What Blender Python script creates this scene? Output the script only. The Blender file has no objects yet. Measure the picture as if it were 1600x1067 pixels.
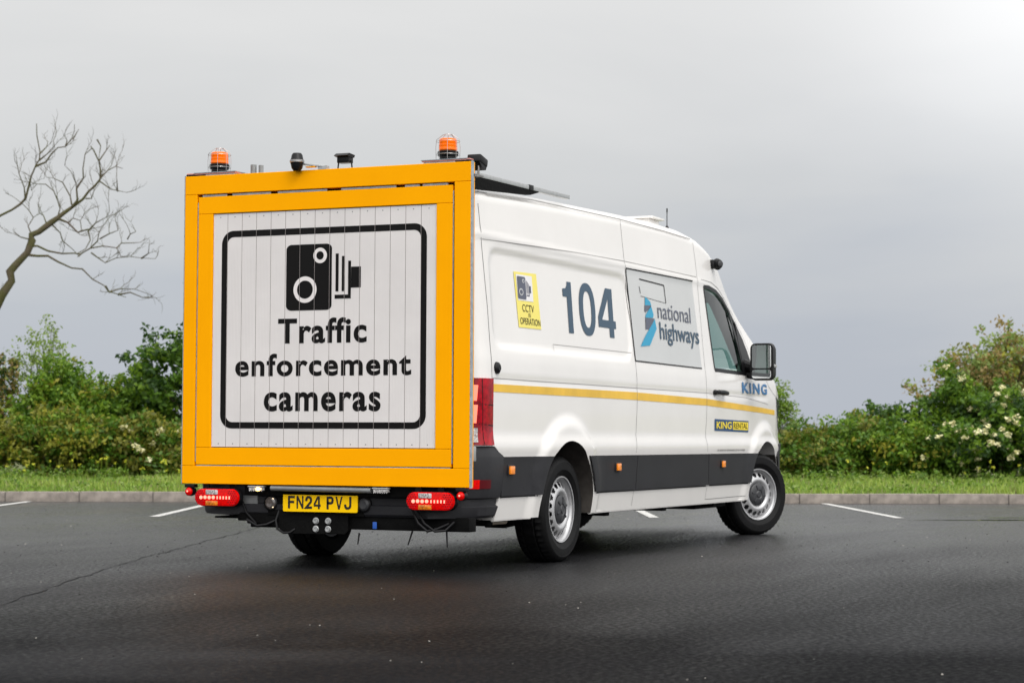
import bpy, bmesh, math, random
from mathutils import Vector, Matrix, noise
import numpy as np
R = math.radians
S = bpy.context.scene
COL = S.collection

# ------------------------------------------------------------------ camera, sky, sun, exposure
cd = bpy.data.cameras.new("camera"); co = bpy.data.objects.new("camera", cd); COL.objects.link(co)
cd.sensor_width = 36; cd.lens = 3244.458 / 1600 * 36; cd.clip_end = 3000; cd.clip_start = 0.1
fw = Vector((0.91318758, 0.40484252, 0.0468079)); rt = Vector((0.40507919, -0.91426932, 0.00473881)); up = Vector((-0.0447135, -0.01463348, 0.99889267))
m = Matrix((rt, up, -fw)).transposed().to_4x4(); m.translation = Vector((-12.75847, -6.25254, 0.81080))
co.matrix_world = m
cd.dof.use_dof = True; cd.dof.focus_distance = 12.6; cd.dof.aperture_fstop = 4.7; cd.dof.aperture_blades = 9
S.camera = co

SUN_EL, SUN_AZ = 50.0, -128.0      # direction the soft light comes from (azimuth from +x, anticlockwise)
w = bpy.data.worlds.new("World"); S.world = w; w.use_nodes = True
nt = w.node_tree; N = nt.nodes; L = nt.links; N.clear()
def wn(t, **k):
    n = N.new(t)
    for a, b in k.items(): setattr(n, a, b)
    return n
def wmath(op, a, b=None, clamp=False):
    n = wn('ShaderNodeMath', operation=op, use_clamp=clamp)
    for i, v in enumerate((a, b)):
        if v is None: continue
        if hasattr(v, 'is_output'): L.new(v, n.inputs[i])
        else: n.inputs[i].default_value = v
    return n.outputs[0]
def wramp(fac, stops, interp='EASE'):
    n = wn('ShaderNodeValToRGB'); n.color_ramp.interpolation = interp
    e = n.color_ramp.elements
    while len(e) < len(stops): e.new(.5)
    for q, (p, c) in zip(e, stops): q.position = p; q.color = (*c, 1)
    L.new(fac, n.inputs[0]); return n.outputs[0]
def wmix(fac, a, b, bt='MIX'):
    n = wn('ShaderNodeMix', data_type='RGBA', blend_type=bt, clamp_result=False)
    for s, v in ((n.inputs[0], fac), (n.inputs[6], a), (n.inputs[7], b)):
        if hasattr(v, 'is_output'): L.new(v, s)
        else: s.default_value = v if isinstance(v, (int, float)) else (*v, 1)
    return n.outputs[2]
out = wn('ShaderNodeOutputWorld'); bgs = wn('ShaderNodeBackground'); bgc = wn('ShaderNodeBackground'); add = wn('ShaderNodeAddShader')
sky = wn('ShaderNodeTexSky', sky_type='NISHITA'); sky.sun_disc = False
sky.sun_elevation = R(SUN_EL); sky.sun_rotation = R(90 - SUN_AZ); sky.air_density = 1.0; sky.dust_density = 4.0
L.new(sky.outputs[0], bgs.inputs[0]); bgs.inputs[1].default_value = 0.006     # what filters through the overcast
tc = wn('ShaderNodeTexCoord'); sx = wn('ShaderNodeSeparateXYZ'); L.new(tc.outputs['Generated'], sx.inputs[0])
# cloud deck: grey-blue near the horizon, brighter overhead, with soft cloud masses
mp = wn('ShaderNodeMapping'); mp.inputs['Scale'].default_value = (1.2, 1.2, 5.0); L.new(tc.outputs['Generated'], mp.inputs[0])
nz = wn('ShaderNodeTexNoise'); nz.inputs['Scale'].default_value = 2.6; nz.inputs['Detail'].default_value = 5; nz.inputs['Roughness'].default_value = .5
nz.inputs['Distortion'].default_value = .3
L.new(mp.outputs[0], nz.inputs[0])
zj = wmath('ADD', sx.outputs[2], wmath('MULTIPLY', wmath('SUBTRACT', nz.outputs[0], .5), .17))
deck = wramp(zj, [(0.0, (.49, .52, .575)), (.05, (.51, .54, .585)), (.11, (.63, .64, .645)), (.19, (.74, .74, .735)), (.5, (.95, .95, .94)), (1.0, (1.25, 1.25, 1.24))], 'LINEAR')
dv = wn('ShaderNodeVectorMath', operation='DOT_PRODUCT'); L.new(tc.outputs['Generated'], dv.inputs[0])
bd = (fw * 1.0 + rt * 0.27 + up * 0.185).normalized(); dv.inputs[1].default_value = bd[:]
ga = wmath('POWER', wmath('MAXIMUM', dv.outputs['Value'], 0.0), 230.0)
deck = wmix(1.0, deck, wmix(ga, (0, 0, 0), (.30, .30, .30)), 'ADD')
dv3 = wn('ShaderNodeVectorMath', operation='DOT_PRODUCT'); L.new(tc.outputs['Generated'], dv3.inputs[0])
dv3.inputs[1].default_value = (fw + rt * 0.19 + up * 0.015).normalized()[:]
gcl = wmath('POWER', wmath('MAXIMUM', dv3.outputs['Value'], 0.0), 110.0)
deck = wmix(1.0, deck, wmix(gcl, (1, 1, 1), (.92, .93, .955)), 'MULTIPLY')
# a brighter part of the cloud deck on the side the sun is
dv2 = wn('ShaderNodeVectorMath', operation='DOT_PRODUCT'); L.new(tc.outputs['Generated'], dv2.inputs[0])
sd = Vector((math.cos(R(SUN_AZ)) * math.cos(R(SUN_EL)), math.sin(R(SUN_AZ)) * math.cos(R(SUN_EL)), math.sin(R(SUN_EL))))
dv2.inputs[1].default_value = sd[:]
gb = wmath('POWER', wmath('MAXIMUM', dv2.outputs['Value'], 0.0), 2.2)
deck = wmix(1.0, deck, wmix(gb, (0, 0, 0), (1.75, 1.73, 1.70)), 'ADD')
L.new(deck, bgc.inputs[0]); bgc.inputs[1].default_value = 1.0
L.new(bgs.outputs[0], add.inputs[0]); L.new(bgc.outputs[0], add.inputs[1]); L.new(add.outputs[0], out.inputs[0])
sl = bpy.data.lights.new("sun", 'SUN'); sl.energy = 1.0; sl.angle = R(25); sl.color = (1, .97, .93)
so = bpy.data.objects.new("sun", sl); COL.objects.link(so); so.rotation_euler = (-sd).to_track_quat('-Z', 'Y').to_euler()
S.view_settings.view_transform = 'Standard'; S.view_settings.look = 'None'; S.view_settings.exposure = 0.0; S.view_settings.gamma = 1

# ------------------------------------------------------------------ materials
def mat(name, col, rough=.5, metal=0., spec=.5, coat=0., var=0., vscale=8., bump=0., bscale=60., emis=None, es=0., trans=0., alpha=1., rvar=0., detail=5, col2=None, aniso=None):
    m = bpy.data.materials.new(name); m.use_nodes = True
    t = m.node_tree; b = t.nodes['Principled BSDF']
    b.inputs['Base Color'].default_value = (*col, 1); b.inputs['Roughness'].default_value = rough
    b.inputs['Metallic'].default_value = metal; b.inputs['Specular IOR Level'].default_value = spec
    b.inputs['Coat Weight'].default_value = coat; b.inputs['Coat Roughness'].default_value = .04
    b.inputs['Transmission Weight'].default_value = trans; b.inputs['Alpha'].default_value = alpha
    if emis: b.inputs['Emission Color'].default_value = (*emis, 1); b.inputs['Emission Strength'].default_value = es
    tc = t.nodes.new('ShaderNodeTexCoord')
    if var or rvar:
        n = t.nodes.new('ShaderNodeTexNoise'); n.inputs['Scale'].default_value = vscale; n.inputs['Detail'].default_value = detail; n.inputs['Roughness'].default_value = .62
        t.links.new(tc.outputs['Object'], n.inputs[0])
        if var:
            mx = t.nodes.new('ShaderNodeMix'); mx.data_type = 'RGBA'
            c2 = col2 if col2 else tuple(c * (1 - var) for c in col)
            mx.inputs[6].default_value = (*c2, 1); mx.inputs[7].default_value = (*(tuple(min(1, c * (1 + var * .4)) for c in col)), 1)
            mr = t.nodes.new('ShaderNodeMapRange'); mr.inputs[1].default_value = .35; mr.inputs[2].default_value = .65
            t.links.new(n.outputs[0], mr.inputs[0]); t.links.new(mr.outputs[0], mx.inputs[0]); t.links.new(mx.outputs[2], b.inputs['Base Color'])
        if rvar:
            m2 = t.nodes.new('ShaderNodeMapRange'); m2.inputs[1].default_value = .3; m2.inputs[2].default_value = .7
            m2.inputs[3].default_value = max(.02, rough - rvar); m2.inputs[4].default_value = rough + rvar
            t.links.new(n.outputs[0], m2.inputs[0]); t.links.new(m2.outputs[0], b.inputs['Roughness'])
    if bump:
        n2 = t.nodes.new('ShaderNodeTexNoise'); n2.inputs['Scale'].default_value = bscale; n2.inputs['Detail'].default_value = 3
        t.links.new(tc.outputs['Object'], n2.inputs[0])
        bp = t.nodes.new('ShaderNodeBump'); bp.inputs['Strength'].default_value = bump; bp.inputs['Distance'].default_value = .01
        t.links.new(n2.outputs[0], bp.inputs['Height']); t.links.new(bp.outputs[0], b.inputs['Normal'])
    return m
M = {}
M['white'] = mat('white_paint', (.80, .78, .755), .25, coat=.45, var=.03, vscale=1.7)
M['seam'] = mat('panel_gap', (.10, .10, .10), .8)
M['crease'] = mat('crease_shade_and_print', (.33, .32, .31), .7)  # grey that paints crease shade; also used for the small print
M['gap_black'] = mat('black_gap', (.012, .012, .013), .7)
M['trim'] = mat('charcoal_plastic', (.021, .021, .024), .5, spec=.3, bump=.12, bscale=500, var=.15, vscale=5)
M['black'] = mat('black_plastic', (.006, .006, .007), .42, spec=.28, var=.3, vscale=12)
M['chassis'] = mat('black_chassis', (.003, .003, .003), .7, spec=.12, var=.5, vscale=9, bump=.3, bscale=40)
M['liner'] = mat('wheel_well', (.065, .058, .052), .85, spec=.2, var=.4, vscale=10)
M['rubber'] = mat('tyre_rubber', (.0045, .0045, .005), .62, spec=.2, var=.3, vscale=14, bump=.2, bscale=120)
M['steel'] = mat('silver_wheel_steel', (.52, .52, .53), .38, metal=.55, var=.08, vscale=12, rvar=.05)
M['cap'] = mat('grey_hub_plastic', (.035, .036, .04), .40)
M['galv'] = mat('galvanised_steel', (.42, .47, .50), .42, metal=.45, var=.22, vscale=25, rvar=.08)
M['alu'] = mat('aluminium', (.52, .53, .53), .35, metal=.6, var=.12, vscale=30)
M['grey'] = mat('grey_steel', (.26, .27, .27), .45, metal=.3, var=.15, vscale=18)
M['yellow'] = mat('sign_yellow', (1.0, .405, .0), .55, spec=.04, var=.04, vscale=2.5, rvar=.04)
M['signblack'] = mat('sign_black', (.005, .0045, .0045), .5, spec=.15)
M['slatgap'] = mat('slat_edge', (.20, .165, .16), .6)
M['navy'] = mat('navy_vinyl', (.040, .080, .125), .35, spec=.3)
M['teal'] = mat('teal_vinyl', (.0, .30, .50), .32)
M['slate'] = mat('slate_vinyl', (.075, .085, .125), .32)
M['kingblue'] = mat('blue_vinyl', (.01, .14, .35), .32)
M['stkblue'] = mat('sticker_blue', (.005, .055, .17), .35)
M['stkyellow'] = mat('sticker_yellow', (.90, .70, .04), .35)
M['paleyellow'] = mat('pale_yellow_sticker', (.86, .74, .16), .4)
M['stripe'] = mat('stripe_yellow', (.82, .50, .05), .35, var=.14, vscale=3.5)
M['panelgrey'] = mat('silver_grey_panel', (.56, .57, .565), .28, coat=.4, var=.04, vscale=2)
M['plate'] = mat('number_plate_yellow', (1.0, .60, .0), .4, spec=.15)
M['plateblack'] = mat('number_plate_black', (.008, .008, .008), .4)
M['redlens'] = mat('red_lens', (.38, .0, .008), .15, spec=.3, coat=.25, var=.5, vscale=22)
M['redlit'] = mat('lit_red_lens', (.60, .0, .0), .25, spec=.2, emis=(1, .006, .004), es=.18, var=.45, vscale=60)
M['redbright'] = mat('bright_tail_light', (.8, .1, .06), .3, emis=(1, .20, .13), es=1.6)
M['redled'] = mat('bright_red_led', (.8, .1, .06), .3, emis=(1, .30, .22), es=2.0)
M['whitelens'] = mat('clear_ribbed_lens', (.55, .53, .52), .12, coat=1, var=.75, vscale=95)
M['amberlens'] = mat('amber_lens', (.75, .20, .005), .12, coat=1, var=.6, vscale=95)
M['marker'] = mat('amber_marker', (.85, .24, .01), .2, coat=1, emis=(1, .3, .02), es=.12)
M['beacon'] = mat('beacon_amber', (.90, .15, .0), .2, spec=.3, coat=.2, emis=(1, .18, .0), es=.25)
M['amberlit'] = mat('lit_amber_bulb', (1, .6, .2), .3, emis=(1, .50, .12), es=9)
M['chrome'] = mat('wire_chrome', (.36, .35, .34), .3, metal=.9)
M['mirror'] = mat('mirror_glass', (.72, .75, .76), .02, metal=1.0)
M['seat'] = mat('grey_seat_cloth', (.10, .11, .12), .9, bump=.3, bscale=300)
M['headrest'] = mat('headrest_cloth', (.05, .05, .055), .9)
M['dash'] = mat('dashboard_plastic', (.03, .03, .032), .7)
M['cabin'] = mat('cab_lining', (.24, .24, .235), .8)
M['bluetag'] = mat('blue_label', (.02, .10, .45), .4)
M['pinkgel'] = mat('pink_reflector', (.65, .30, .27), .3)

def glass_mat(name, tint, refl=.9):
    m = bpy.data.materials.new(name); m.use_nodes = True; t = m.node_tree; t.nodes.clear()
    o = t.nodes.new('ShaderNodeOutputMaterial'); tr = t.nodes.new('ShaderNodeBsdfTransparent'); gl = t.nodes.new('ShaderNodeBsdfGlossy')
    tr.inputs[0].default_value = (*tint, 1); gl.inputs['Roughness'].default_value = .01; gl.inputs[0].default_value = (refl, refl, refl, 1)
    fr = t.nodes.new('ShaderNodeFresnel'); fr.inputs[0].default_value = 1.5; mx = t.nodes.new('ShaderNodeMixShader')
    t.links.new(fr.outputs[0], mx.inputs[0]); t.links.new(tr.outputs[0], mx.inputs[1]); t.links.new(gl.outputs[0], mx.inputs[2]); t.links.new(mx.outputs[0], o.inputs[0])
    return m
M['glass'] = glass_mat('green_tinted_glass', (.50, .68, .62))
M['lens_clear'] = glass_mat('clear_lens_cover', (.9, .9, .9))

# ------------------------------------------------------------------ object helpers
def link(name, bm_or_mesh, ms, parent=None, smooth=35):
    if isinstance(bm_or_mesh, bmesh.types.BMesh):
        me = bpy.data.meshes.new(name); bm_or_mesh.to_mesh(me); bm_or_mesh.free()
    else: me = bm_or_mesh; me.name = name
    o = bpy.data.objects.new(name, me); COL.objects.link(o)
    for q in (ms if isinstance(ms, (list, tuple)) else [ms]): me.materials.append(M[q] if isinstance(q, str) else q)
    if smooth:
        me.shade_smooth()
        try: me.set_sharp_from_angle(angle=R(smooth))
        except Exception: pass
    if parent: o.parent = parent
    return o
def tag(o, label=None, cat=None, group=None, kind=None):
    if label: o['label'] = label
    if cat: o['category'] = cat
    if group: o['group'] = group
    if kind: o['kind'] = kind
    return o
def empty(name, loc=(0, 0, 0), rz=0):
    o = bpy.data.objects.new(name, None); COL.objects.link(o); o.location = loc; o.rotation_euler = (0, 0, rz); o.empty_display_size = .2
    return o
def box(bm, x0, x1, y0, y1, z0, z1, bev=0, mi=0, rot=None):
    vs = [bm.verts.new((x, y, z)) for x in (x0, x1) for y in (y0, y1) for z in (z0, z1)]
    fs = [(0,1,3,2),(4,6,7,5),(0,4,5,1),(2,3,7,6),(0,2,6,4),(1,5,7,3)]
    F = [bm.faces.new([vs[i] for i in f]) for f in fs]
    for f in F: f.material_index = mi
    if bev:
        es = list({e for f in F for e in f.edges})
        r = bmesh.ops.bevel(bm, geom=es, offset=bev, segments=2, affect='EDGES', profile=.6)
        for f in r['faces']: f.material_index = mi
        vs = list({v for f in F if f.is_valid for v in f.verts} | {v for f in r['faces'] for v in f.verts})
    if rot is not None: bmesh.ops.transform(bm, matrix=rot, verts=vs)
    return vs
def obox(bm, c, ax, ay, az, hx, hy, hz, bev=0, mi=0):
    # oriented box: centre c, axes, half sizes
    r = Matrix((Vector(ax).normalized(), Vector(ay).normalized(), Vector(az).normalized())).transposed().to_4x4(); r.translation = Vector(c)
    return box(bm, -hx, hx, -hy, hy, -hz, hz, bev, mi, r)
def tube(bm, pts, r, seg=8, mi=0, caps=True):
    pts = [Vector(p) for p in pts]; n = len(pts)
    rr = r if isinstance(r, (list, tuple)) else [r] * n
    rings = []; prev = None
    for i, p in enumerate(pts):
        d = (pts[min(i+1, n-1)] - pts[max(i-1, 0)]).normalized()
        a = prev - d * prev.dot(d) if prev is not None else d.orthogonal()
        if a.length < 1e-5: a = d.orthogonal()
        a.normalize(); prev = a; b = d.cross(a)
        rings.append([bm.verts.new(p + (a * math.cos(2*math.pi*k/seg) + b * math.sin(2*math.pi*k/seg)) * rr[i]) for k in range(seg)])
    for A, B in zip(rings, rings[1:]):
        for k in range(seg):
            f = bm.faces.new((A[k], A[(k+1) % seg], B[(k+1) % seg], B[k])); f.material_index = mi
    if caps:
        for q in (rings[0][::-1], rings[-1]):
            f = bm.faces.new(q); f.material_index = mi
def lathe(bm, prof, c, axis=(0, 0, 1), seg=24, mi=0, fn=None, closed=False):
    # prof: (radius, height) along the axis
    ax = Vector(axis).normalized(); a = ax.orthogonal().normalized(); b = ax.cross(a); c = Vector(c)
    rings = []
    for i, (r, h) in enumerate(prof):
        if r < 1e-6: rings.append([bm.verts.new(c + ax * h)]); continue
        ring = []
        for k in range(seg):
            q = r + (fn(i, k) if fn else 0); t = 2*math.pi*k/seg
            ring.append(bm.verts.new(c + ax * h + (a * math.cos(t) + b * math.sin(t)) * q))
        rings.append(ring)
    pairs = list(zip(rings, rings[1:])) + ([(rings[-1], rings[0])] if closed else [])
    for A, B in pairs:
        for k in range(seg):
            k2 = (k+1) % seg
            if len(A) == 1 and len(B) == 1: continue
            q = [A[0], B[k2], B[k]] if len(A) == 1 else ([A[k], A[k2], B[0]] if len(B) == 1 else [A[k], A[k2], B[k2], B[k]])
            f = bm.faces.new(q); f.material_index = mi
def ngon(bm, pts, mi=0):
    f = bm.faces.new([bm.verts.new(p) for p in pts]); f.material_index = mi; return f
def prism(bm, pts, off, mi=0):
    # closed prism from a planar polygon extruded by a vector
    off = Vector(off); A = [bm.verts.new(p) for p in pts]; B = [bm.verts.new(Vector(p) + off) for p in pts]
    F = [bm.faces.new(A), bm.faces.new(B[::-1])]
    for i in range(len(A)):
        j = (i+1) % len(A); F.append(bm.faces.new((A[j], A[i], B[i], B[j])))
    for f in F: f.material_index = mi
    return F
def fixn(bm): bmesh.ops.recalc_face_normals(bm, faces=bm.faces)
def arc_pts(cx, cz, r, a0, a1, n): return [(cx + r*math.cos(R(a0+(a1-a0)*i/n)), cz + r*math.sin(R(a0+(a1-a0)*i/n))) for i in range(n+1)]
def rr_pts(x0, x1, z0, z1, r, n=8):
    return arc_pts(x1-r, z1-r, r, 0, 90, n) + arc_pts(x0+r, z1-r, r, 90, 180, n) + arc_pts(x0+r, z0+r, r, 180, 270, n) + arc_pts(x1-r, z0+r, r, 270, 360, n)

def text2d(s, bold=0., spacing=1.0, shear=0.):
    cu = bpy.data.curves.new('t', 'FONT'); cu.body = s; cu.offset = bold; cu.space_character = spacing; cu.resolution_u = 6; cu.shear = shear
    ob = bpy.data.objects.new('t', cu); COL.objects.link(ob); bpy.context.view_layer.update()
    me = bpy.data.meshes.new_from_object(ob.evaluated_get(bpy.context.evaluated_depsgraph_get()))
    bpy.data.objects.remove(ob); bpy.data.curves.remove(cu)
    vs = [(v.co.x, v.co.y) for v in me.vertices]; fs = [tuple(p.vertices) for p in me.polygons]
    bpy.data.meshes.remove(me)
    x0 = min(v[0] for v in vs); x1 = max(v[0] for v in vs); y0 = min(v[1] for v in vs); y1 = max(v[1] for v in vs)
    return [((a-x0)/(x1-x0), (b-y0)/(y1-y0)) for a, b in vs], fs
def interp(t, tab):
    if t <= tab[0][0]: return tab[0][1]
    for (a, b), (c, d) in zip(tab, tab[1:]):
        if t <= c:
            u = (t - a) / (c - a)
            return b + (d - b) * u
    return tab[-1][1]
def sm(tab, n=400):
    # smoothed copy of a control table (so that the bodywork has no hard facets)
    lo, hi = tab[0][0], tab[-1][0]
    xs = [lo + (hi - lo) * i / n for i in range(n + 1)]
    ys = [interp(x, tab) for x in xs]
    for _ in range(14):
        ys = [ys[0]] + [(ys[i-1] + 2*ys[i] + ys[i+1]) / 4 for i in range(1, n)] + [ys[-1]]
    return (lo, hi, n, ys)
def ev(t, s):
    lo, hi, n, ys = s
    u = (t - lo) / (hi - lo) * n
    if u <= 0: return ys[0]
    if u >= n: return ys[-1]
    i = int(u); f = u - i
    return ys[i] * (1 - f) + ys[i+1] * f
def sst(a, b, t):
    u = min(1.0, max(0.0, (t - a) / (b - a)))
    return u * u * (3 - 2 * u)
SIDE = sm([(.28,.955),(.45,.985),(.70,1.002),(.74,1.013),(.79,1.011),(.83,1.000),(1.0,1.003),(1.17,1.006),(1.30,1.001),
           (1.40,.990),(2.0,.944),(2.1,.938),(2.35,.915),(2.6,.90)])
PLAN = sm([(-1.42,.11),(-1.39,.055),(-1.35,.02),(-1.29,.004),(-1.22,0),(3.9,0),(4.4,.008),(4.9,.035),(5.1,.075),(5.28,.15),
           (5.40,.27),(5.46,.45),(5.485,.60)], 1400)
TOP = sm([(-1.42,2.38),(-1.2,2.405),(-.7,2.425),(0,2.450),(1.3,2.487),(2.0,2.50),(2.6,2.495),(2.95,2.465),(3.25,2.40),
          (3.5,2.31),(3.7,2.20),(4.0,2.02),(4.4,1.76),(4.75,1.50),(4.88,1.40),(5.05,1.33),(5.25,1.23),(5.36,1.12),
          (5.43,.98),(5.465,.75),(5.485,.50)], 600)
WHEELS = ((0.0, .345), (4.49, .345))
def rrect(x, z, x0, x1, z0, z1, r):
    # signed distance to a rounded rectangle (negative inside)
    cx, cz, hx, hz = (x0+x1)/2, (z0+z1)/2, (x1-x0)/2, (z1-z0)/2
    qx, qz = abs(x-cx)-hx+r, abs(z-cz)-hz+r
    return (max(qx,0)**2+max(qz,0)**2)**.5 + min(max(qx,qz),0) - r
def W(x, z):
    w = ev(z, SIDE) - ev(x, PLAN)
    w -= .17 * sst(3.0, 4.7, x) * sst(1.30, 2.1, z)
    d = rrect(x, z, -1.17, 1.262, 1.365, 2.0, .13)
    w -= .014 * (1 - sst(-.035, .0, d))
    w -= .005 * (1 - sst(0, .038, abs(z - 1.178))) * sst(-1.2, -1.1, x) * (1 - sst(4.4, 4.7, x))
    w += .007 * (1 - sst(0, .03, abs(z - 2.062))) * (1 - sst(2.8, 3.4, x))
    for cx, cz in WHEELS:
        r = ((x-cx)**2 + (z-cz)**2)**.5
        if r < .75: w += (.027 if cx < 1 else .02) * (1 - sst(.54, .64, r)) 
    return w

# ------------------------------------------------------------------ the van: bodywork as a surface y = W(x, z)
van = empty('camera_van')
tag(van, 'white traffic enforcement van with a large yellow-framed camera sign on its tail', 'van')

def stations():
    xs = []; x = -1.40
    while x < 5.483:
        xs.append(x)
        d = .045
        if x < -1.15 or 1.18 < x < 1.32: d = .014
        if abs(x) < .72 or abs(x-4.49) < .72: d = .022
        if x > 5.1: d = .02
        if x > 5.36: d = .008
        x += d
    return xs + [5.484]
NZ = 96
def section(x):
    T = ev(x, TOP); fl = .31 + .10 * sst(5.2, 5.48, x); rc = .14 if x < 4.6 else .11
    rc = min(rc, (T - fl) * .45); zs = T - rc
    p = []
    for i in range(NZ + 1):
        z = fl + (zs - fl) * i / NZ
        p.append((max(.05, W(x, z)), z))
    y0 = p[-1][0]; rh = min(.13, y0 * .5); cr = min(.035, rc * .3)
    for i in range(1, 9):
        a = R(90 * i / 8); p.append((y0 - rh * (1 - math.cos(a)), zs + (rc - cr) * math.sin(a)))
    yi = y0 - rh
    for i in range(1, 7): y = yi * (1 - i / 6); p.append((y, zs + rc - cr + cr * (1 - (y / yi) ** 2)))
    return p
def build_body():
    bm = bmesh.new(); rings = []
    for x in stations():
        p = section(x)
        pts = [(-y, z) for y, z in p] + [(y, z) for y, z in p[::-1][1:]]       # right sill .. roof .. left sill
        rings.append([bm.verts.new((x, y, z)) for y, z in pts])
    n = len(rings[0])
    for A, B in zip(rings, rings[1:]):
        for k in range(n): bm.faces.new((A[k], A[(k+1) % n], B[(k+1) % n], B[k]))
    bm.faces.new(rings[0][::-1]); bm.faces.new(rings[-1])
    fixn(bm); return bm
WIN = [(2.985, 2.03), (3.117, 2.035), (3.36, 2.015), (3.60, 1.965), (3.80, 1.885), (3.96, 1.78), (4.06, 1.67), (4.12, 1.56), (4.14, 1.44), (4.10, 1.372), (3.9, 1.365), (3.12, 1.372), (3.05, 1.70)]
def cutter(bm, name):
    fixn(bm); me = bpy.data.meshes.new(name); bm.to_mesh(me); bm.free(); o = bpy.data.objects.new(name, me); COL.objects.link(o); return o
cuts = []
bm = bmesh.new()
for cx, cz in WHEELS:
    for s in (-1, 1):
        o_ = [(cx + .455*math.cos(R(a)), s*.60, cz + .455*math.sin(R(a))) for a in range(-36, 217, 6)]
        o_ = [(cx + .53, s*.60, cz - .35)] + o_ + [(cx - .53, s*.60, cz - .35)]
        prism(bm, o_, (0, s*.6, 0))
cuts.append(cutter(bm, 'c1'))
bm = bmesh.new()
prism(bm, [(x, -.86, z) for x, z in [(2.95, .55), (4.80, .55), (4.86, 1.22), (4.55, 1.47), (4.2, 1.72), (3.9, 1.92), (3.6, 2.07), (3.3, 2.12), (2.95, 2.12)]], (0, 1.72, 0))
cuts.append(cutter(bm, 'c2'))
bm = bmesh.new(); prism(bm, [(x, -1.2, z) for x, z in WIN], (0, 2.4, 0)); cuts.append(cutter(bm, 'c3'))
bm = bmesh.new(); prism(bm, [(x, -.70, z) for x, z in [(3.86, 1.85), (4.70, 1.28), (4.86, 1.50), (4.0, 2.16), (3.72, 2.27)]], (0, 1.40, 0)); cuts.append(cutter(bm, 'c4'))
bm = bmesh.new(); prism(bm, [(x, -1.3, z) for x, z in [(-1.5, .2), (-1.5, .766), (-1.192, .766), (-1.062, .700), (-1.062, .45), (-1.10, .2)]], (0, 2.6, 0)); cuts.append(cutter(bm, 'c5'))
bb = link('body_raw', build_body(), 'white', None, None)
for i, c in enumerate(cuts):
    md = bb.modifiers.new('b%d' % i, 'BOOLEAN'); md.object = c; md.operation = 'DIFFERENCE'; md.solver = 'EXACT'
bpy.context.view_layer.update()
me = bpy.data.meshes.new_from_object(bb.evaluated_get(bpy.context.evaluated_depsgraph_get()))
bpy.data.objects.remove(bb)
for c in cuts: bpy.data.objects.remove(c)
body = link('body', me, 'white', van, 32); me.materials.clear()
for q in ('white', 'liner', 'cabin'): me.materials.append(M[q])
for p in me.polygons:
    x, y, z = p.center; p.material_index = 0
    for cx, cz in WHEELS:
        if math.hypot(x-cx, z-cz) < .458 and abs(y) > .59 and abs(y) < 1.02 and not (math.hypot(x-cx, z-cz) > .44 and abs(y) > .93): p.material_index = 1
    if 2.94 < x < 4.87 and abs(y) < .862 and .54 < z < 2.13 and ev(x, TOP) - z > .12: p.material_index = 2
assert len(me.polygons) > 5000

def drape_map(bm, off, side=-1, flat=None):
    for v in bm.verts:
        x, z = v.co.x, v.co.z; v.co.y = side * (W(x, z) + off)
def grid_cut(bm, dx, dz):
    xs = [v.co.x for v in bm.verts]; zs = [v.co.z for v in bm.verts]
    for lo, hi, d, no in ((min(xs), max(xs), dx, (1, 0, 0)), (min(zs), max(zs), dz, (0, 0, 1))):
        n = int((hi - lo) / d)
        for i in range(1, n + 1):
            c = lo + (hi - lo) * i / (n + 1)
            co_ = (c, 0, 0) if no[0] else (0, 0, c)
            bmesh.ops.bisect_plane(bm, geom=bm.verts[:] + bm.edges[:] + bm.faces[:], plane_co=co_, plane_no=no, dist=1e-6)
def drape(name, polys, off, ms, side=-1, thick=0., dx=.05, dz=.03, parent=van, mis=None):
    bm = bmesh.new()
    for i, pl in enumerate(polys):
        f = bm.faces.new([bm.verts.new((x, 0, z)) for x, z in pl])
        if mis: f.material_index = mis[i]
    bmesh.ops.triangulate(bm, faces=bm.faces[:]); bmesh.ops.remove_doubles(bm, verts=bm.verts, dist=1e-6)
    grid_cut(bm, dx, dz); drape_map(bm, off, side)
    for f in bm.faces:
        f.normal_update()
        if f.normal.y * side < 0: f.normal_flip()
    if thick:
        be = [e for e in bm.edges if e.is_boundary]
        r = bmesh.ops.extrude_edge_only(bm, edges=be)
        for v in r['geom']:
            if isinstance(v, bmesh.types.BMVert): v.co.y -= side * thick
        fixn(bm)
        if sum(f.normal.y * side * f.calc_area() for f in bm.faces) < 0: bmesh.ops.reverse_faces(bm, faces=bm.faces[:])
    return link(name, bm, ms, parent, 40)
def ribbon_into(bm, pts, wd, off, side=-1, mi=0, step=.04, closed=False):
    P2 = []
    if closed: pts = list(pts) + [pts[0]]
    for (a, b), (c, d) in zip(pts, pts[1:]):
        n = max(1, int(math.hypot(c-a, d-b) / step))
        P2 += [(a + (c-a)*i/n, b + (d-b)*i/n) for i in range(n)]
    if not closed: P2.append(pts[-1])
    n = len(P2); L_, R_ = [], []
    for i, (x, z) in enumerate(P2):
        if closed: q, r = P2[i-1], P2[(i+1) % n]
        else: q, r = P2[max(0, i-1)], P2[min(n-1, i+1)]
        tx, tz = r[0]-q[0], r[1]-q[1]; l = math.hypot(tx, tz) or 1; nx, nz_ = -tz/l*wd/2, tx/l*wd/2
        for lst, s in ((L_, 1), (R_, -1)):
            X, Z = x + s*nx, z + s*nz_
            lst.append(bm.verts.new((X, side*(W(X, Z)+off), Z)))
    for i in range(n if closed else n-1):
        j = (i+1) % n; f = bm.faces.new((L_[i], L_[j], R_[j], R_[i]) if side < 0 else (R_[i], R_[j], L_[j], L_[i])); f.material_index = mi
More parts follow.
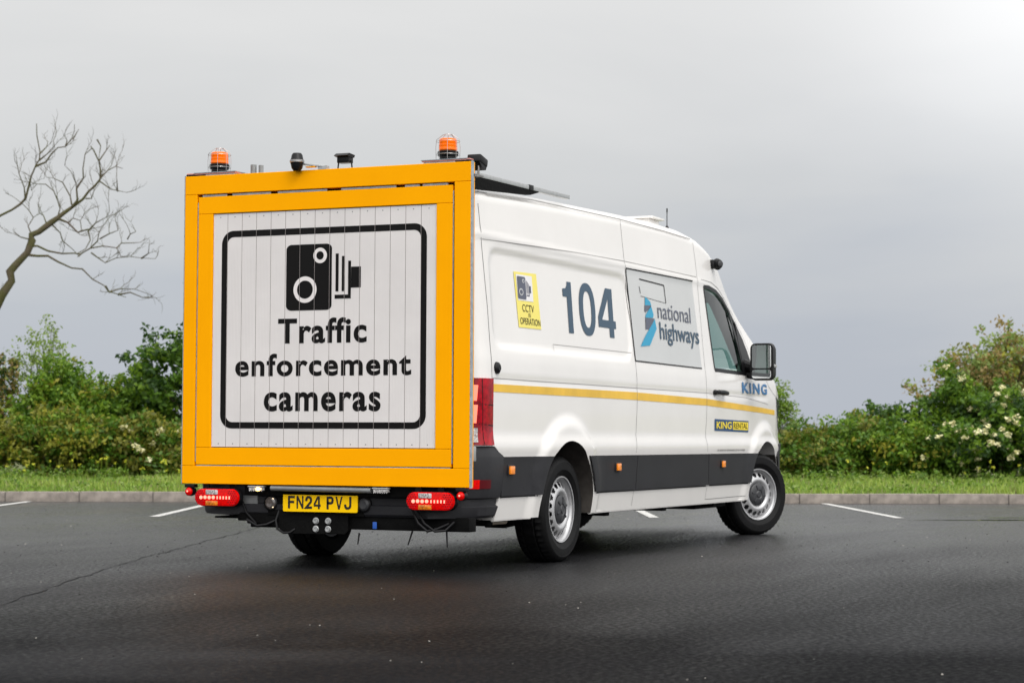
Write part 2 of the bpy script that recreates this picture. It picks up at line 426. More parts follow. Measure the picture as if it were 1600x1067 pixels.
def ribbons(name, specs, ms, side=-1, off=.0015, parent=van):
    for s in specs:
        bm = bmesh.new(); ribbon_into(bm, s[0], s[1], s[2] if len(s) > 2 else off, side); link(name, bm, ms, parent, 30)
def decal_text(name, s, quad, ms, bold=0., off=.003, side=-1, spacing=1., parent=van, bm=None, mi=0, dx=.06, dz=.04):
    # quad = x0, x1, z0, z1, read left to right along +x on the right-hand side (along -x on the left)
    vs, fs = text2d(s, bold, spacing); x0, x1, z0, z1 = quad
    b = bmesh.new(); V = [b.verts.new(((x0 + (x1-x0)*u) if side < 0 else (x1 - (x1-x0)*u), 0, z0 + (z1-z0)*v)) for u, v in vs]
    for f in fs:
        try: b.faces.new([V[i] for i in f])
        except ValueError: pass
    grid_cut(b, dx, dz); drape_map(b, off, side)
    for f in b.faces:
        f.normal_update(); f.material_index = mi
        if f.normal.y * side < 0: f.normal_flip()
    return link(name, b, ms, parent, None)

for side in (-1, 1):
    # shut lines and grey ribbons painting the shade in the pressed body creases
    ribbons('shut_line', [
        ([(-1.262, 2.25), (-1.25, 1.99), (-1.225, 1.60), (-1.222, 1.18)], .005),
        ([(1.20, 2.40), (1.205, 2.27), (1.215, 2.10), (1.245, 1.75), (1.302, 1.372), (1.312, 1.20), (1.312, 1.03), (1.285, .715)], .004),
        ([(1.30, .45), (1.30, .335)], .004),
        ([(2.80, 2.395), (2.822, 2.263), (2.835, 2.10), (2.862, 1.60), (2.875, 1.35), (2.885, 1.15), (2.885, 1.0), (2.862, .83), (2.90, .715)], .004),
        ([(2.95, .45), (2.955, .34), (3.95, .345)], .004),
        ([(2.93, 2.085), (3.2, 2.08), (3.45, 2.045), (3.72, 1.965), (3.95, 1.86), (4.13, 1.70), (4.22, 1.52), (4.26, 1.36)], .004),
        ([(4.55, 1.34), (4.62, 1.28), (4.78, 1.22), (5.0, 1.16)], .004)], 'seam', side)
    ribbons('crease_shade', [
        ([(-1.24, 2.032), (-.4, 2.058), (.3, 2.078), (1.2, 2.093), (2.82, 2.096)], .006),
        ([(-1.12, 2.325), (-.42, 2.362), (.4, 2.378), (1.19, 2.394), (2.1, 2.397), (2.74, 2.39)], .008),
        ([(-1.215, 1.181), (1.308, 1.181)], .006), ([(1.316, 1.181), (2.88, 1.181)], .005), ([(2.89, 1.181), (3.9, 1.165), (4.6, 1.12)], .005), ([(-.19, 1.432), (1.24, 1.434)], .004), ([(-.19, 1.432), (-.19, 1.385)], .004)], 'crease', side)
    # silver-grey blanking panel with its black rubber edge
    PAN = [(1.232, 2.043), (2.700, 2.055), (2.795, 1.372), (1.306, 1.378)]
    pan = drape('window_panel', [PAN], .002, 'panelgrey', side)
    ribbons('panel_seal', [([PAN[0], (1.306, 1.378)], .013, .004), ([(1.306, 1.378), PAN[2]], .009, .004), ([PAN[0], PAN[1]], .010, .004),
        ([(1.50, 1.985), (2.03, 1.975)], .009, .005), ([(2.03, 1.975), (2.05, 1.84)], .012, .005), ([(1.487, 1.93), (1.502, 1.88)], .009, .005),
        ([(1.502, 1.86), (2.05, 1.84)], .003, .005)], 'gap_black', side)

# dark lower cladding, in the pieces the doors cut it into
for side in (-1, 1):
    zt, zb = .700, .455
    def arch(cx, a0, a1, r=.475): return arc_pts(cx, .345, r, a0, a1, 14)
    aT = math.degrees(math.asin((zt-.345)/.475)); aB = math.degrees(math.asin((zb-.345)/.475))
    pieces = [
        [(-1.058, zt), (-1.058, zb+.002)] + arch(0, 180-aB, 180-aT)[0:],
        arch(0, aT, aB) + [(1.295, zb-.006), (1.295, zt)],
        [(1.303, zt), (1.303, zb-.006), (2.945, zb), (2.90, zt)],
        [(2.912, zt), (2.955, zb)] + arch(4.49, 180-aB, 180-aT, .475),
    ]
    for pc in pieces: drape('lower_cladding', [pc], .014, 'trim', side, thick=.02, dx=.08, dz=.05)
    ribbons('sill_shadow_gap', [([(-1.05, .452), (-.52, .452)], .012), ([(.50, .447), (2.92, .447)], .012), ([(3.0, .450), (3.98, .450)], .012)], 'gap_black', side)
    bm = bmesh.new()                                  # rolled sill edge
    for a, b in ((.46, 3.95), (-1.08, -.56)):
        n = 24
        tube(bm, [(a+(b-a)*i/n, side*(W(a+(b-a)*i/n, .31)-.012), .312) for i in range(n+1)], .013, 6)
    link('sill_edge', bm, 'white', van)
    # reflective yellow waist stripe, amber side markers, fuel cap, door handle
    bm = bmesh.new()
    for a, b, za, zb_, ha, hb in ((-1.215, 1.305, 1.122, 1.123, .048, .056), (1.312, 2.878, 1.122, 1.108, .056, .054), (2.888, 4.84, 1.108, 1.052, .054, .042)):
        n = int((b-a)/.04)
        q = [(a+(b-a)*i/n, za+(zb_-za)*i/n, ha+(hb-ha)*i/n) for i in range(n+1)]
        V = [[bm.verts.new((x, side*(W(x, z+s*h/2)+.002), z+s*h/2)) for s in (1, -1)] for x, z, h in q]
        for A, B in zip(V, V[1:]): bm.faces.new((A[0], B[0], B[1], A[1]) if side > 0 else (A[0], A[1], B[1], B[0]))
    link('waist_stripe', bm, 'stripe', van, None)
    for mx_ in (-.955, .90, 3.26):
        bm = bmesh.new(); y = W(mx_, .615) + .014
        box(bm, mx_-.045, mx_+.045, min(side*y, side*(y+.008)), max(side*y, side*(y+.008)), .585, .650, .003)
        mk_ = link('side_marker', bm, 'trim', van)
        bm = bmesh.new(); box(bm, mx_-.035, mx_+.035, min(side*(y+.008), side*(y+.022)), max(side*(y+.008), side*(y+.022)), .592, .643, .006)
        link('marker_lens', bm, 'marker', mk_)
bm = bmesh.new(); lathe(bm, [(.0, .018), (.018, .020), (.026, .015), (.034, .010), (.038, .0), (.038, -.02)], (-1.150, -W(-1.15, 1.245)-.004, 1.245), (0, -1, 0), 24)
link('round_lock_cap', bm, 'black', van)
bm = bmesh.new(); yy = W(3.2, 1.19)
tube(bm, [(3.09, -yy+.01, 1.190), (3.11, -yy-.035, 1.192), (3.20, -yy-.045, 1.192), (3.31, -yy-.035, 1.188), (3.33, -yy+.01, 1.186)], [.014, .018, .019, .018, .014], 10)
lathe(bm, [(0, .03), (.017, .03), (.020, .02), (.020, -.02)], (3.07, -yy+.0, 1.190), (0, -1, 0), 16)
link('door_handle', bm, 'black', van)

# lettering and stickers
def in_quad(polys, x0, x1, z0, z1): return [[(x0+(x1-x0)*u, z0+(z1-z0)*v) for u, v in p] for p in polys]
def ring_polys(ro, ri, p=2.3, n=40):
    f = lambda c: math.copysign(abs(c)**(2/p), c)
    o_ = [(.5+ro[0]*f(math.cos(2*math.pi*k/n)), .5+ro[1]*f(math.sin(2*math.pi*k/n))) for k in range(n)]; i_ = [(.5+ri[0]*f(math.cos(2*math.pi*k/n)), .5+ri[1]*f(math.sin(2*math.pi*k/n))) for k in range(n)]
    return [[o_[k], o_[(k+1) % n], i_[(k+1) % n], i_[k]] for k in range(n)]
ONE = [[(.46, 0), (1, 0), (1, 1), (.54, 1), (.50, .93), (.36, .865), (0, .85), (0, .70), (.46, .70)]]
FOUR = [[(.61, 0), (.87, 0), (.87, .19), (.61, .19)], [(0, .19), (1, .19), (1, .345), (0, .345)], [(.61, .345), (.87, .345), (.87, 1), (.61, 1)], [(0, .345), (.22, .345), (.61, .79), (.61, 1), (.50, 1), (0, .40)]]
drape('fleet_number', in_quad(ONE, .035, .190, 1.522, 1.868), .003, 'navy')
drape('fleet_number', in_quad(ring_polys((.5, .5), (.245, .345)), .315, .612, 1.518, 1.882), .003, 'navy')
drape('fleet_number', in_quad(FOUR, .660, .995, 1.526, 1.872), .003, 'navy')
st = drape('camera_warning_sticker', [[(-.765, 1.870), (-.400, 1.880), (-.372, 1.520), (-.735, 1.517)]], .003, 'paleyellow')
drape('sticker_panel', [[(-.735, 1.856), (-.480, 1.858), (-.478, 1.693), (-.722, 1.690)]], .0045, mat('sticker_white', (.78, .77, .78), .4), parent=st)
def cam_icon(fn):
    """the camera pictogram as polygons in a unit box: u 0..1 (left to right), v 0..1 (bottom to top)"""
    blk, wht, blk2 = [], [], []
    blk.append(rr_pts(0, .615, 0, 1, .075))
    wht += [[(u, v) for u, v in arc_pts(.445, .815, .090, 0, 350, 30)], [(u, v) for u, v in arc_pts(.240, .315, .155, 0, 350, 36)]]
    blk2 += [[(u, v) for u, v in arc_pts(.445, .815, .047, 0, 350, 24)], [(u, v) for u, v in arc_pts(.240, .315, .105, 0, 350, 30)]]
    blk += [[(.665, .275), (.705, .275), (.705, .845), (.665, .845)], [(.748, .275), (.788, .275), (.788, .805), (.748, .805)],
            [(.655, .165), (.870, .165), (.870, .225), (.655, .225)], [(.870, .2252), (.870, .730), (.832, .730), (.832, .2252)], [(.8705, .325), (1.0, .325), (1.0, .640), (.872, .640)]]
    return [[fn(*p) for p in q] for q in blk], [[fn(*p) for p in q] for q in wht], [[fn(*p) for p in q] for q in blk2]
a_, b_, c_ = cam_icon(lambda u, v: (-.722 + .215*u, 1.700 + .145*v))
drape('pictogram', a_, .006, 'slate', parent=st, dx=.2, dz=.2); [drape('pictogram_ring', [q], .0072, 'panelgrey', parent=st, dx=.2, dz=.2) for q in b_]; [drape('pictogram_lens', [q], .0084, 'slate', parent=st, dx=.2, dz=.2) for q in c_]
decal_text('sticker_lettering', 'CCTV', (-.665, -.480, 1.622, 1.668), 'signblack', -.006, .006, parent=st)
decal_text('sticker_lettering', 'IN', (-.574, -.538, 1.588, 1.616), 'signblack', -.006, .006, parent=st)
decal_text('sticker_lettering', 'OPERATION', (-.710, -.388, 1.540, 1.582), 'signblack', -.006, .006, parent=st)
drape('road_emblem', [[(1.592, 1.862), (1.650, 1.845), (1.697, 1.830), (1.715, 1.803), (1.580, 1.797)], [(1.70, 1.789), (1.711, 1.803), (1.751, 1.736), (1.737, 1.712), (1.570, 1.705), (1.584, 1.728)],
    [(1.773, 1.706), (1.797, 1.634), (1.628, 1.502), (1.430, 1.488), (1.560, 1.580), (1.641, 1.625)]], .006, 'teal', mis=None)
drape('road_emblem', [[(1.573, 1.797), (1.713, 1.803), (1.698, 1.787), (1.583, 1.745), (1.564, 1.754)], [(1.572, 1.704), (1.771, 1.708), (1.641, 1.622), (1.561, 1.618)]], .0055, 'slate')
decal_text('national_lettering', 'national', (1.846, 2.600, 1.716, 1.838), 'slate', .0, .006)
decal_text('highways_lettering', 'highways', (1.862, 2.770, 1.520, 1.690), 'navy', .014, .006)
decal_text('owner_lettering', 'KING', (3.80, 4.56, 1.200, 1.292), 'kingblue', .036, .004, spacing=1.2)
st = drape('rental_sticker', [[(3.085, .978), (3.985, .970), (3.985, .876), (3.085, .884)]], .003, 'stkblue')
drape('sticker_field', [[(3.555, .962), (3.970, .958), (3.970, .892), (3.555, .896)]], .0045, 'stkyellow', parent=st)
decal_text('sticker_lettering', 'KING', (3.125, 3.515, .900, .958), 'stkyellow', .022, .006, parent=st)
decal_text('sticker_lettering', 'RENTAL', (3.575, 3.950, .904, .950), 'signblack', .004, .006, parent=st)
random.seed(4); q = []; x = 3.14
while x < 3.86:
    d = random.choice((.016, .022, .028)); q.append([(x, .722), (x+d, .722), (x+d, .736), (x, .736)]); x += d + random.choice((.006, .006, .02))
drape('small_print', q, .003, 'crease', dx=.5, dz=.5)

# rear corner: tail lamp, bumper, reflector
for side in (-1, 1):
    lamp = drape('tail_lamp', [[(-1.397, 1.178), (-1.222, 1.178), (-1.216, .772), (-1.397, .772)]], .012, 'redlens', side, thick=.03, dx=.02, dz=.05)
    bm = bmesh.new(); a, b = sorted((side*.955, side*.80)); box(bm, -1.425, -1.401, a, b, .775, 1.175, .008); link('lens', bm, 'redlens', lamp)
    bm = bmesh.new()
    for z0, z1 in ((1.04, 1.135), (.905, 1.015)):
        a, b = sorted((side*.945, side*.89)); box(bm, -1.432, -1.424, a, b, z0, z1, .004)
        ribbon_into(bm, [(-1.385, z0), (-1.380, z1)], .02, .0145, side)
    link('light_bar', bm, 'redbright', lamp)
    bm = bmesh.new(); a, b = sorted((side*.945, side*.90)); box(bm, -1.431, -1.424, a, b, .79, .87, .003); ribbon_into(bm, [(-1.383, .79), (-1.380, .875)], .024, .0145, side); link('reversing_lens', bm, 'whitelens', lamp)
    ribbons('lamp_joint', [([(-1.36, 1.02), (-1.225, 1.015)], .006, .013), ([(-1.36, .90), (-1.22, .89)], .006, .013), ([(-1.345, 1.175), (-1.33, .78)], .005, .013)], 'black', side, parent=lamp)
bm = bmesh.new()
def bx(z): return -1.064 - .128 * sst(.70, .766, z) - .05 * (1 - sst(.32, .45, z))
def bumper_plan(z, inset=0., off=0.):
    Wz = lambda x: W(x, min(max(z, .45), .70)) + .016 - inset + off
    x0 = bx(z); pts = [(x0, Wz(-1.0)), (min(x0-.02, -1.14), Wz(-1.1)), (-1.24, Wz(-1.15))]
    r = .26; yc, xc = Wz(-1.15) - r, -1.225
    pts += [(xc - (r + inset*.4 + off) * math.sin(R(a)), yc + r * math.cos(R(a))) for a in range(6, 91, 7)]
    xb = -1.485 + inset - off
    pts += [(xb, .62), (xb, .3), (xb, 0)]
    return pts + [(x, -y) for x, y in pts[::-1][1:]]
def lift(y, z): return z + (.0 * sst(.30, .80, y) * (1 - sst(.33, .50, z)) if y > 0 else 0)
lv = [(.772, .06), (.768, .02), (.752, .010), (.705, .004), (.695, 0.), (.56, 0.), (.50, .0), (.452, .008), (.444, .030), (.405, .032), (.396, .012), (.345, .020), (.330, .034), (.328, .09)]
rings = [[bm.verts.new((x, -y, lift(-y, z))) for x, y in bumper_plan(z, i)] for z, i in lv]
for A, B in zip(rings, rings[1:]):
    for k in range(len(A)-1): bm.faces.new((A[k], A[k+1], B[k+1], B[k]))
bm.faces.new(rings[0]); bm.faces.new(rings[-1][::-1]); fixn(bm)
bmp = link('rear_bumper', bm, 'trim', van, 30)
darkref = mat('dark_red_reflector', (.085, .002, .005), .3, spec=.3)
def along_bumper(name, side, i0, i1, z0, z1, off, ms, parent):
    bm = bmesh.new(); V = []
    lo, hi = bumper_plan(z0, 0, off), bumper_plan(z1, 0, off)
    for i in range(i0, i1+1): V.append([bm.verts.new((lo[i][0], side*lo[i][1], z0)), bm.verts.new((hi[i][0], side*hi[i][1], z1))])
    for A, B in zip(V, V[1:]): bm.faces.new((A[0], B[0], B[1], A[1]))
    r = bmesh.ops.extrude_edge_only(bm, edges=[e for e in bm.edges if e.is_boundary])
    for v in r['geom']:
        if isinstance(v, bmesh.types.BMVert): v.co.x += .006; v.co.y -= side*.006
    fixn(bm); return link(name, bm, ms, parent, 40)
for side in (-1, 1):
    if side < 0: along_bumper('bumper_reflector', side, 2, 6, .508, .562, .004, darkref, bmp)
    if side < 0: along_bumper('reflector_glow', side, 6, 15, .508, .562, .005, 'redlit', bmp)  # rear part of the reflector made to glow for its bright return; no lamp
    bm = bmesh.new(); a, b = sorted((side*1.00, side*.93)); box(bm, -1.50, -1.43, a, b, .675, .765, .006); box(bm, -1.505, -1.425, a+.01, b+.004, .70, .712, 0); box(bm, -1.506, -1.425, a+.01, b+.003, .735, .742, 0)
    link('hinge_bracket', bm, 'alu', van)

# front end: bumper, headlamps, grille, wipers' cowl (seen only from the side)
for side in (-1, 1):
    hl = drape('headlamp', [[(4.88, 1.185), (5.10, 1.150), (5.34, 1.00), (5.36, .86), (5.22, .84), (5.04, .93)]], .006, mat('headlamp_glass', (.10, .11, .12), .06, coat=1), side, thick=.02, dx=.02)
    drape('front_bumper_corner', [arc_pts(4.49, .345, .468, 12, 44, 8) + [(4.93, .775), (5.2, .785), (5.44, .76), (5.44, .42), (5.0, .37), (4.955, .40)]], .015, 'trim', side, thick=.03, dx=.02)
bm = bmesh.new(); box(bm, 5.46, 5.505, -.62, .62, .42, .78, .015); link('front_bumper', bm, 'trim', van)
bm = bmesh.new(); box(bm, 5.42, 5.50, -.55, .55, .84, 1.06, .01)
for i in range(3): box(bm, 5.50, 5.508, -.52, .52, .88+i*.06, .895+i*.06, .002)
link('grille', bm, 'black', van)

# windows
for side in (-1, 1):
    g = drape('side_window', [WIN], -.012, 'glass', side, dx=.2, dz=.15)
    bm = bmesh.new()
    ribbon_into(bm, WIN[:9], .030, .003, side); ribbon_into(bm, WIN[9:12] , .030, .003, side); ribbon_into(bm, [WIN[11], WIN[12], WIN[0], WIN[1]], .022, .003, side); ribbon_into(bm, WIN[8:11], .03, .0032, side)
    ribbon_into(bm, [(3.80, 1.885), (3.87, 1.62), (3.90, 1.37)], .055, .004, side)
    link('window_seal', bm, 'black', g)
    drape('quarter_panel', [[(3.95, 1.80), (4.08, 1.66), (4.14, 1.50), (4.18, 1.36), (3.90, 1.36), (3.88, 1.60)]], .006, 'black', side, thick=.02, parent=g)
bm = bmesh.new(); rows = []
for i in range(13):
    x = 3.76 + (4.78-3.76)*i/12; T = ev(x, TOP)
    rows.append([bm.verts.new((x, y, T - .012 - .03*(y/.7)**2)) for y in (-.70, -.5, -.25, 0, .25, .5, .70)])
for A, B in zip(rows, rows[1:]):
    for k in range(6): bm.faces.new((A[k], A[k+1], B[k+1], B[k]))
link('windscreen', bm, 'glass', van)
# cab interior
for y in (-.42, .25, .62):
    bm = bmesh.new()
    box(bm, 3.10, 3.62, y-.23, y+.23, .90, 1.05, .04); box(bm, -.06, .07, y-.23, y+.23, 0, .66, .05, 0, Matrix.Translation((3.14, 0, 1.0)) @ Matrix.Rotation(R(-10), 4, 'Y'))
    s_ = link('cab_seat', bm, 'seat', van)
    bm = bmesh.new(); box(bm, 2.99, 3.08, y-.13, y+.13, 1.67, 1.86, .035); tube(bm, [(3.03, y-.06, 1.6), (3.03, y-.06, 1.70)], .008); tube(bm, [(3.03, y+.06, 1.6), (3.03, y+.06, 1.70)], .008)
    link('headrest', bm, 'headrest', s_)
bm = bmesh.new(); prism(bm, [(4.05, -.84, 1.36), (4.80, -.84, 1.26), (4.80, -.84, .7), (4.15, -.84, .8)], (0, 1.68, 0)); fixn(bm); link('dashboard', bm, 'dash', van)
bm = bmesh.new(); c = Vector((3.92, -.42, 1.30)); ax = Vector((-.8, 0, .6)).normalized(); u = ax.orthogonal().normalized(); v = ax.cross(u)
tube(bm, [c + (u*math.cos(2*math.pi*i/28) + v*math.sin(2*math.pi*i/28))*.20 for i in range(29)], .014, 6, caps=False)
tube(bm, [c+v*.2, c-v*.2], .012); tube(bm, [c, c-u*.2], .012); tube(bm, [c, c-ax*.25], .03); link('steering_wheel', bm, 'dash', van)

# door mirrors
for side in (-1, 1):
    bm = bmesh.new()
    yc = side*1.150
    hp = rr_pts(-.098, .098, -.152, .152, .042, 5)
    A = [bm.verts.new((3.880, yc+a, 1.462+b)) for a, b in hp]; B = [bm.verts.new((3.93, yc+a*1.04, 1.462+b*1.03)) for a, b in hp]; C_ = [bm.verts.new((4.02, yc+a*.85, 1.462+b*.92)) for a, b in hp]; D = [bm.verts.new((4.06, yc+a*.45, 1.462+b*.6)) for a, b in hp]
    for P_, Q in ((A, B), (B, C_), (C_, D)):
        for k in range(len(P_)): bm.faces.new((P_[k], P_[(k+1) % len(P_)], Q[(k+1) % len(P_)], Q[k]))
    bm.faces.new(A[::-1]); bm.faces.new(D); fixn(bm)
    mr_ = link('door_mirror', bm, 'black', van)
    bm = bmesh.new(); tube(bm, [(3.99, side*.955, 1.44), (3.98, side*1.03, 1.42), (3.97, side*1.08, 1.42)], [.055, .045, .04], 10); tube(bm, [(3.99, side*.955, 1.37), (3.98, side*1.03, 1.35), (3.97, side*1.10, 1.35)], [.03, .03, .03], 8); link('mirror_arm', bm, 'black', mr_)
    for nm, z0, z1 in (('mirror_glass', 1.408, 1.600), ('wide_angle_glass', 1.324, 1.396)):
        bm = bmesh.new(); ngon(bm, [(3.8765, yc+a, z) for a, z in rr_pts(-.082, .082, z0, z1, .02, 4)]); fixn(bm)
        for f in bm.faces:
            f.normal_update()
            if f.normal.x > 0: f.normal_flip()
        g = link(nm, bm, 'mirror', mr_, None)
    bm = bmesh.new(); box(bm, 3.90, 3.96, min(yc+side*.098, yc+side*.110), max(yc+side*.098, yc+side*.110), 1.415, 1.440, .003); link('indicator', bm, 'alu', mr_)

# roof items: side camera, whip aerial, low roof vent
bm = bmesh.new(); lathe(bm, [(0, .035), (.035, .030), (.048, 0), (.035, -.03), (0, -.035)], (3.30, -.955, 2.235), (-.6, -.8, 0), 20); box(bm, 3.24, 3.34, -.95, -.86, 2.20, 2.27, .015)
bc = link('side_camera', bm, 'black', van); bm = bmesh.new(); lathe(bm, [(0, .05), (.018, .048), (.022, .03)], (3.285, -.965, 2.235), (-.6, -.8, 0), 16); link('camera_lens', bm, 'cap', bc)
bm = bmesh.new(); tube(bm, [(2.66, -.75, 2.455), (2.66, -.75, 2.485), (2.66, -.75, 2.495)], [.018, .014, .006]); tube(bm, [(2.66, -.75, 2.49), (2.66, -.75, 2.632)], .0035, 6); tube(bm, [(2.66, -.75, 2.60), (2.66, -.75, 2.632)], .0055, 6); link('whip_aerial', bm, 'black', van)
bm = bmesh.new(); box(bm, 2.40, 2.62, -.70, -.54, 2.45, 2.530, .01); box(bm, 2.37, 2.65, -.735, -.505, 2.5305, 2.547, .006)
link('roof_vent', bm, 'white', van)

# wheels
def wheel_set():
    bm = bmesh.new(); seg = 96
    w_ = .110
    def tread(i, k):
        return -.009 if (i in (4, 5, 12, 13) and (k % 2)) or (i in (7, 10) and (k % 3 == 0)) else 0
    prof = [(.215, -.080), (.235, -.104), (.285, -.113), (.322, -.108), (.340, -.094), (.351, -.076), (.353, -.050), (.343, -.046), (.343, -.036), (.355, -.032), (.355, .032), (.343, .036), (.343, .046), (.353, .050), (.351, .076), (.340, .094), (.322, .108), (.312, .112), (.310, .1105), (.285, .113), (.262, .1125), (.260, .110), (.235, .104), (.215, .080)]
    def tr(i, k):
        if i in (4, 5, 6, 13, 14, 15): return -.010 if k % 2 else 0
        if i in (9, 10): return -.007 if k % 3 == 0 else 0
        return 0
    lathe(bm, prof, (0, 0, 0), (0, 1, 0), seg, fn=tr, closed=True); fixn(bm)
    tyre = bm
    bm = bmesh.new()
    rp = [(.2105, .097), (.2195, .098), (.2205, .090), (.214, .086), (.206, .082), (.200, .070), (.196, .052), (.190, .040), (.186, -.05), (.200, -.09), (.2195, -.096)]
    lathe(bm, rp, (0, 0, 0), (0, 1, 0), 64)
    # dished disc with vent holes: holes between radii .150 and .176
    nh = 18; per = 8; seg2 = nh * per
    rad = [(.090, .074), (.100, .078), (.110, .090), (.120, .096), (.132, .096), (.142, .091), (.147, .088), (.158, .082), (.172, .074), (.183, .066), (.193, .052)]
    rings = [[bm.verts.new((r*math.cos(2*math.pi*k/seg2), o, r*math.sin(2*math.pi*k/seg2))) for k in range(seg2)] for r, o in rad]
    for i, (A, B) in enumerate(zip(rings, rings[1:])):
        for k in range(seg2):
            if (i in (6, 8) and (k % per) in (2, 3, 4, 5)) or (i == 7 and (k % per) in (1, 2, 3, 4, 5, 6)): continue
            bm.faces.new((A[k], A[(k+1) % seg2], B[(k+1) % seg2], B[k]))
    return tyre, bm
ty, rm = wheel_set()
tyme = bpy.data.meshes.new('tyre'); ty.to_mesh(tyme); ty.free()
rmme = bpy.data.meshes.new('rim'); rm.to_mesh(rmme); rm.free()
for me_, ma in ((tyme, 'rubber'), (rmme, 'steel')):
    me_.materials.append(M[ma]); me_.shade_smooth(); me_.set_sharp_from_angle(angle=R(40))
bm = bmesh.new(); lathe(bm, [(0, .106), (.022, .106), (.026, .101), (.034, .099), (.040, .104), (.060, .103), (.085, .097), (.094, .090), (.096, .072)], (0, 0, 0), (0, 1, 0), 48)
for k in range(6):
    a = 2*math.pi*k/6; obox(bm, (.062*math.cos(a), .103, .062*math.sin(a)), (math.cos(a), 0, math.sin(a)), (0, 1, 0), (-math.sin(a), 0, math.cos(a)), .020, .004, .006, .002)
lathe(bm, [(.06, -.06), (.187, -.06), (.187, .010), (.10, .016), (.06, .03)], (0, 0, 0), (0, 1, 0), 32)
cpme = bpy.data.meshes.new('hub_cap'); bm.to_mesh(cpme); bm.free(); cpme.materials.append(M['cap']); cpme.shade_smooth(); cpme.set_sharp_from_angle(angle=R(40))
for x, y, st_, sp in ((0, -.865, 0, 20), (0, .865, 0, 75), (4.49, -.862, -27, 50), (4.49, .862, -24, 10)):
    wh = empty('wheel', (x, y, .3465)); wh.parent = van
    wh.rotation_euler = (0, 0, R(st_) + (math.pi if y < 0 else 0))
    for nm, me_ in (('tyre', tyme), ('rim', rmme), ('hub_cap', cpme)):
        o = bpy.data.objects.new(nm, me_); COL.objects.link(o); o.parent = wh; o.rotation_euler = (0, R(sp), 0)

M['lens_dull'] = mat('dull_clear_lens', (.12, .10, .09), .1, coat=1, var=.6, vscale=60)

# ------------------------------------------------------------------ the camera sign on the tail
XS = -1.547                     # outer face of the sign
sign = empty('rear_sign'); sign.parent = van
def rail(name, y0, y1, z0, z1, x0=XS, t=.058, ms='yellow', bev=.003):
    bm = bmesh.new(); box(bm, x0, x0+t, y0, y1, z0, z1, bev); return link(name, bm, ms, sign, None)
Y0, Y1, Z0, Z1 = -1.008, 1.003, .520, 2.470
rail('outer_frame', Y0, Y1, 2.352, Z1); rail('outer_frame', Y0, Y1, Z0, .632)
rail('outer_frame', .913, Y1, .6335, 2.3505); rail('outer_frame', Y0, -.900, .6335, 2.3505)
XI = XS + .004
rail('inner_frame', -.886, .904, 2.226, 2.334, XI, .04); rail('inner_frame', -.886, .904, .640, .747, XI, .04)
rail('inner_frame', .797, .904, .7485, 2.2245, XI, .04); rail('inner_frame', -.886, -.778, .7485, 2.2245, XI, .04)
rail('galvanised_edge', Y0-.006, Y0-.001, Z0-.004, Z1+.004, XS+.001, .032, 'galv', 0); rail('galvanised_edge', Y1+.001, Y1+.006, Z0-.004, Z1+.004, XS+.001, .032, 'galv', 0)
bm = bmesh.new(); box(bm, XS+.059, XS+.075, Y0+.01, Y1-.01, Z0+.01, Z1-.01); link('backing_plate', bm, 'black', sign)
bm = bmesh.new()                               # bright seals showing in the gap between the frames
for a, b in ((.88, .70), (.66, .38), (.33, -.02), (-.12, -.50), (-.56, -.66), (-.68, -.85)): box(bm, XS+.012, XS+.02, b, a, 2.336, 2.348)
box(bm, XS+.004, XS+.012, .905, .9085, .66, 2.30); box(bm, XS+.004, XS+.012, -.893, -.889, .66, 2.30); box(bm, XS+.002, XS+.012, -.88, .90, .633, .6375)
link('gap_seal', bm, 'galv', sign)
# fifteen ribbed rotating slats
sm_ = mat('white_ribbed_slat', (.71, .68, .67), .42, var=.05, vscale=3)
t = sm_.node_tree; tcn = t.nodes.new('ShaderNodeTexCoord'); wv = t.nodes.new('ShaderNodeTexWave'); wv.bands_direction = 'Y'; wv.inputs['Scale'].default_value = 1/.0105*.314/1.0*1.0
bp = t.nodes.new('ShaderNodeBump'); bp.inputs['Strength'].default_value = .55; bp.inputs['Distance'].default_value = .0012
t.links.new(tcn.outputs['Object'], wv.inputs[0]); t.links.new(wv.outputs['Fac'], bp.inputs['Height']); t.links.new(bp.outputs[0], t.nodes['Principled BSDF'].inputs['Normal'])
NS = 15; SY0, SY1 = -.777, .796; sw = (SY1 - SY0) / NS; XF = XS + .012
for i in range(NS):
    bm = bmesh.new(); a = SY0 + sw*i
    box(bm, XF, XF+.02, a+.0015, a+sw-.0015, .7525, 2.2215, .0012)
    for zz in (.7725, 2.2):
        lathe(bm, [(0, .0015), (.004, .001), (.004, 0)], (XF, a+sw*.5, zz), (-1, 0, 0), 8, 1)
    link('sign_slat', bm, [sm_, 'grey'], sign, None)
def facing(polys, x, name, ms, parent=sign):
    # flat sign faces on the slats, cut where the slats meet so that each joint shows
    bm = bmesh.new()
    for pl in polys:
        if isinstance(pl, tuple):
            V = [bm.verts.new((x, v[0], v[1])) for v in pl[0]]
            for f in pl[1]:
                try: bm.faces.new([V[k] for k in f])
                except ValueError: pass
        else: bm.faces.new([bm.verts.new((x, y, z)) for y, z in pl])
    bmesh.ops.triangulate(bm, faces=bm.faces[:])
    for i in range(1, NS):
        for d in (-.0016, .0016):
            bmesh.ops.bisect_plane(bm, geom=bm.verts[:]+bm.edges[:]+bm.faces[:], plane_co=(0, SY0+sw*i+d, 0), plane_no=(0, 1, 0), dist=1e-6)
    kill = [f for f in bm.faces if any(abs(f.calc_center_median().y - (SY0+sw*i)) < .0015 for i in range(1, NS))]
    bmesh.ops.delete(bm, geom=kill, context='FACES')
    for f in bm.faces:
        f.normal_update()
        if f.normal.x > 0: f.normal_flip()
    return link(name, bm, ms, parent, None)
bm = bmesh.new()
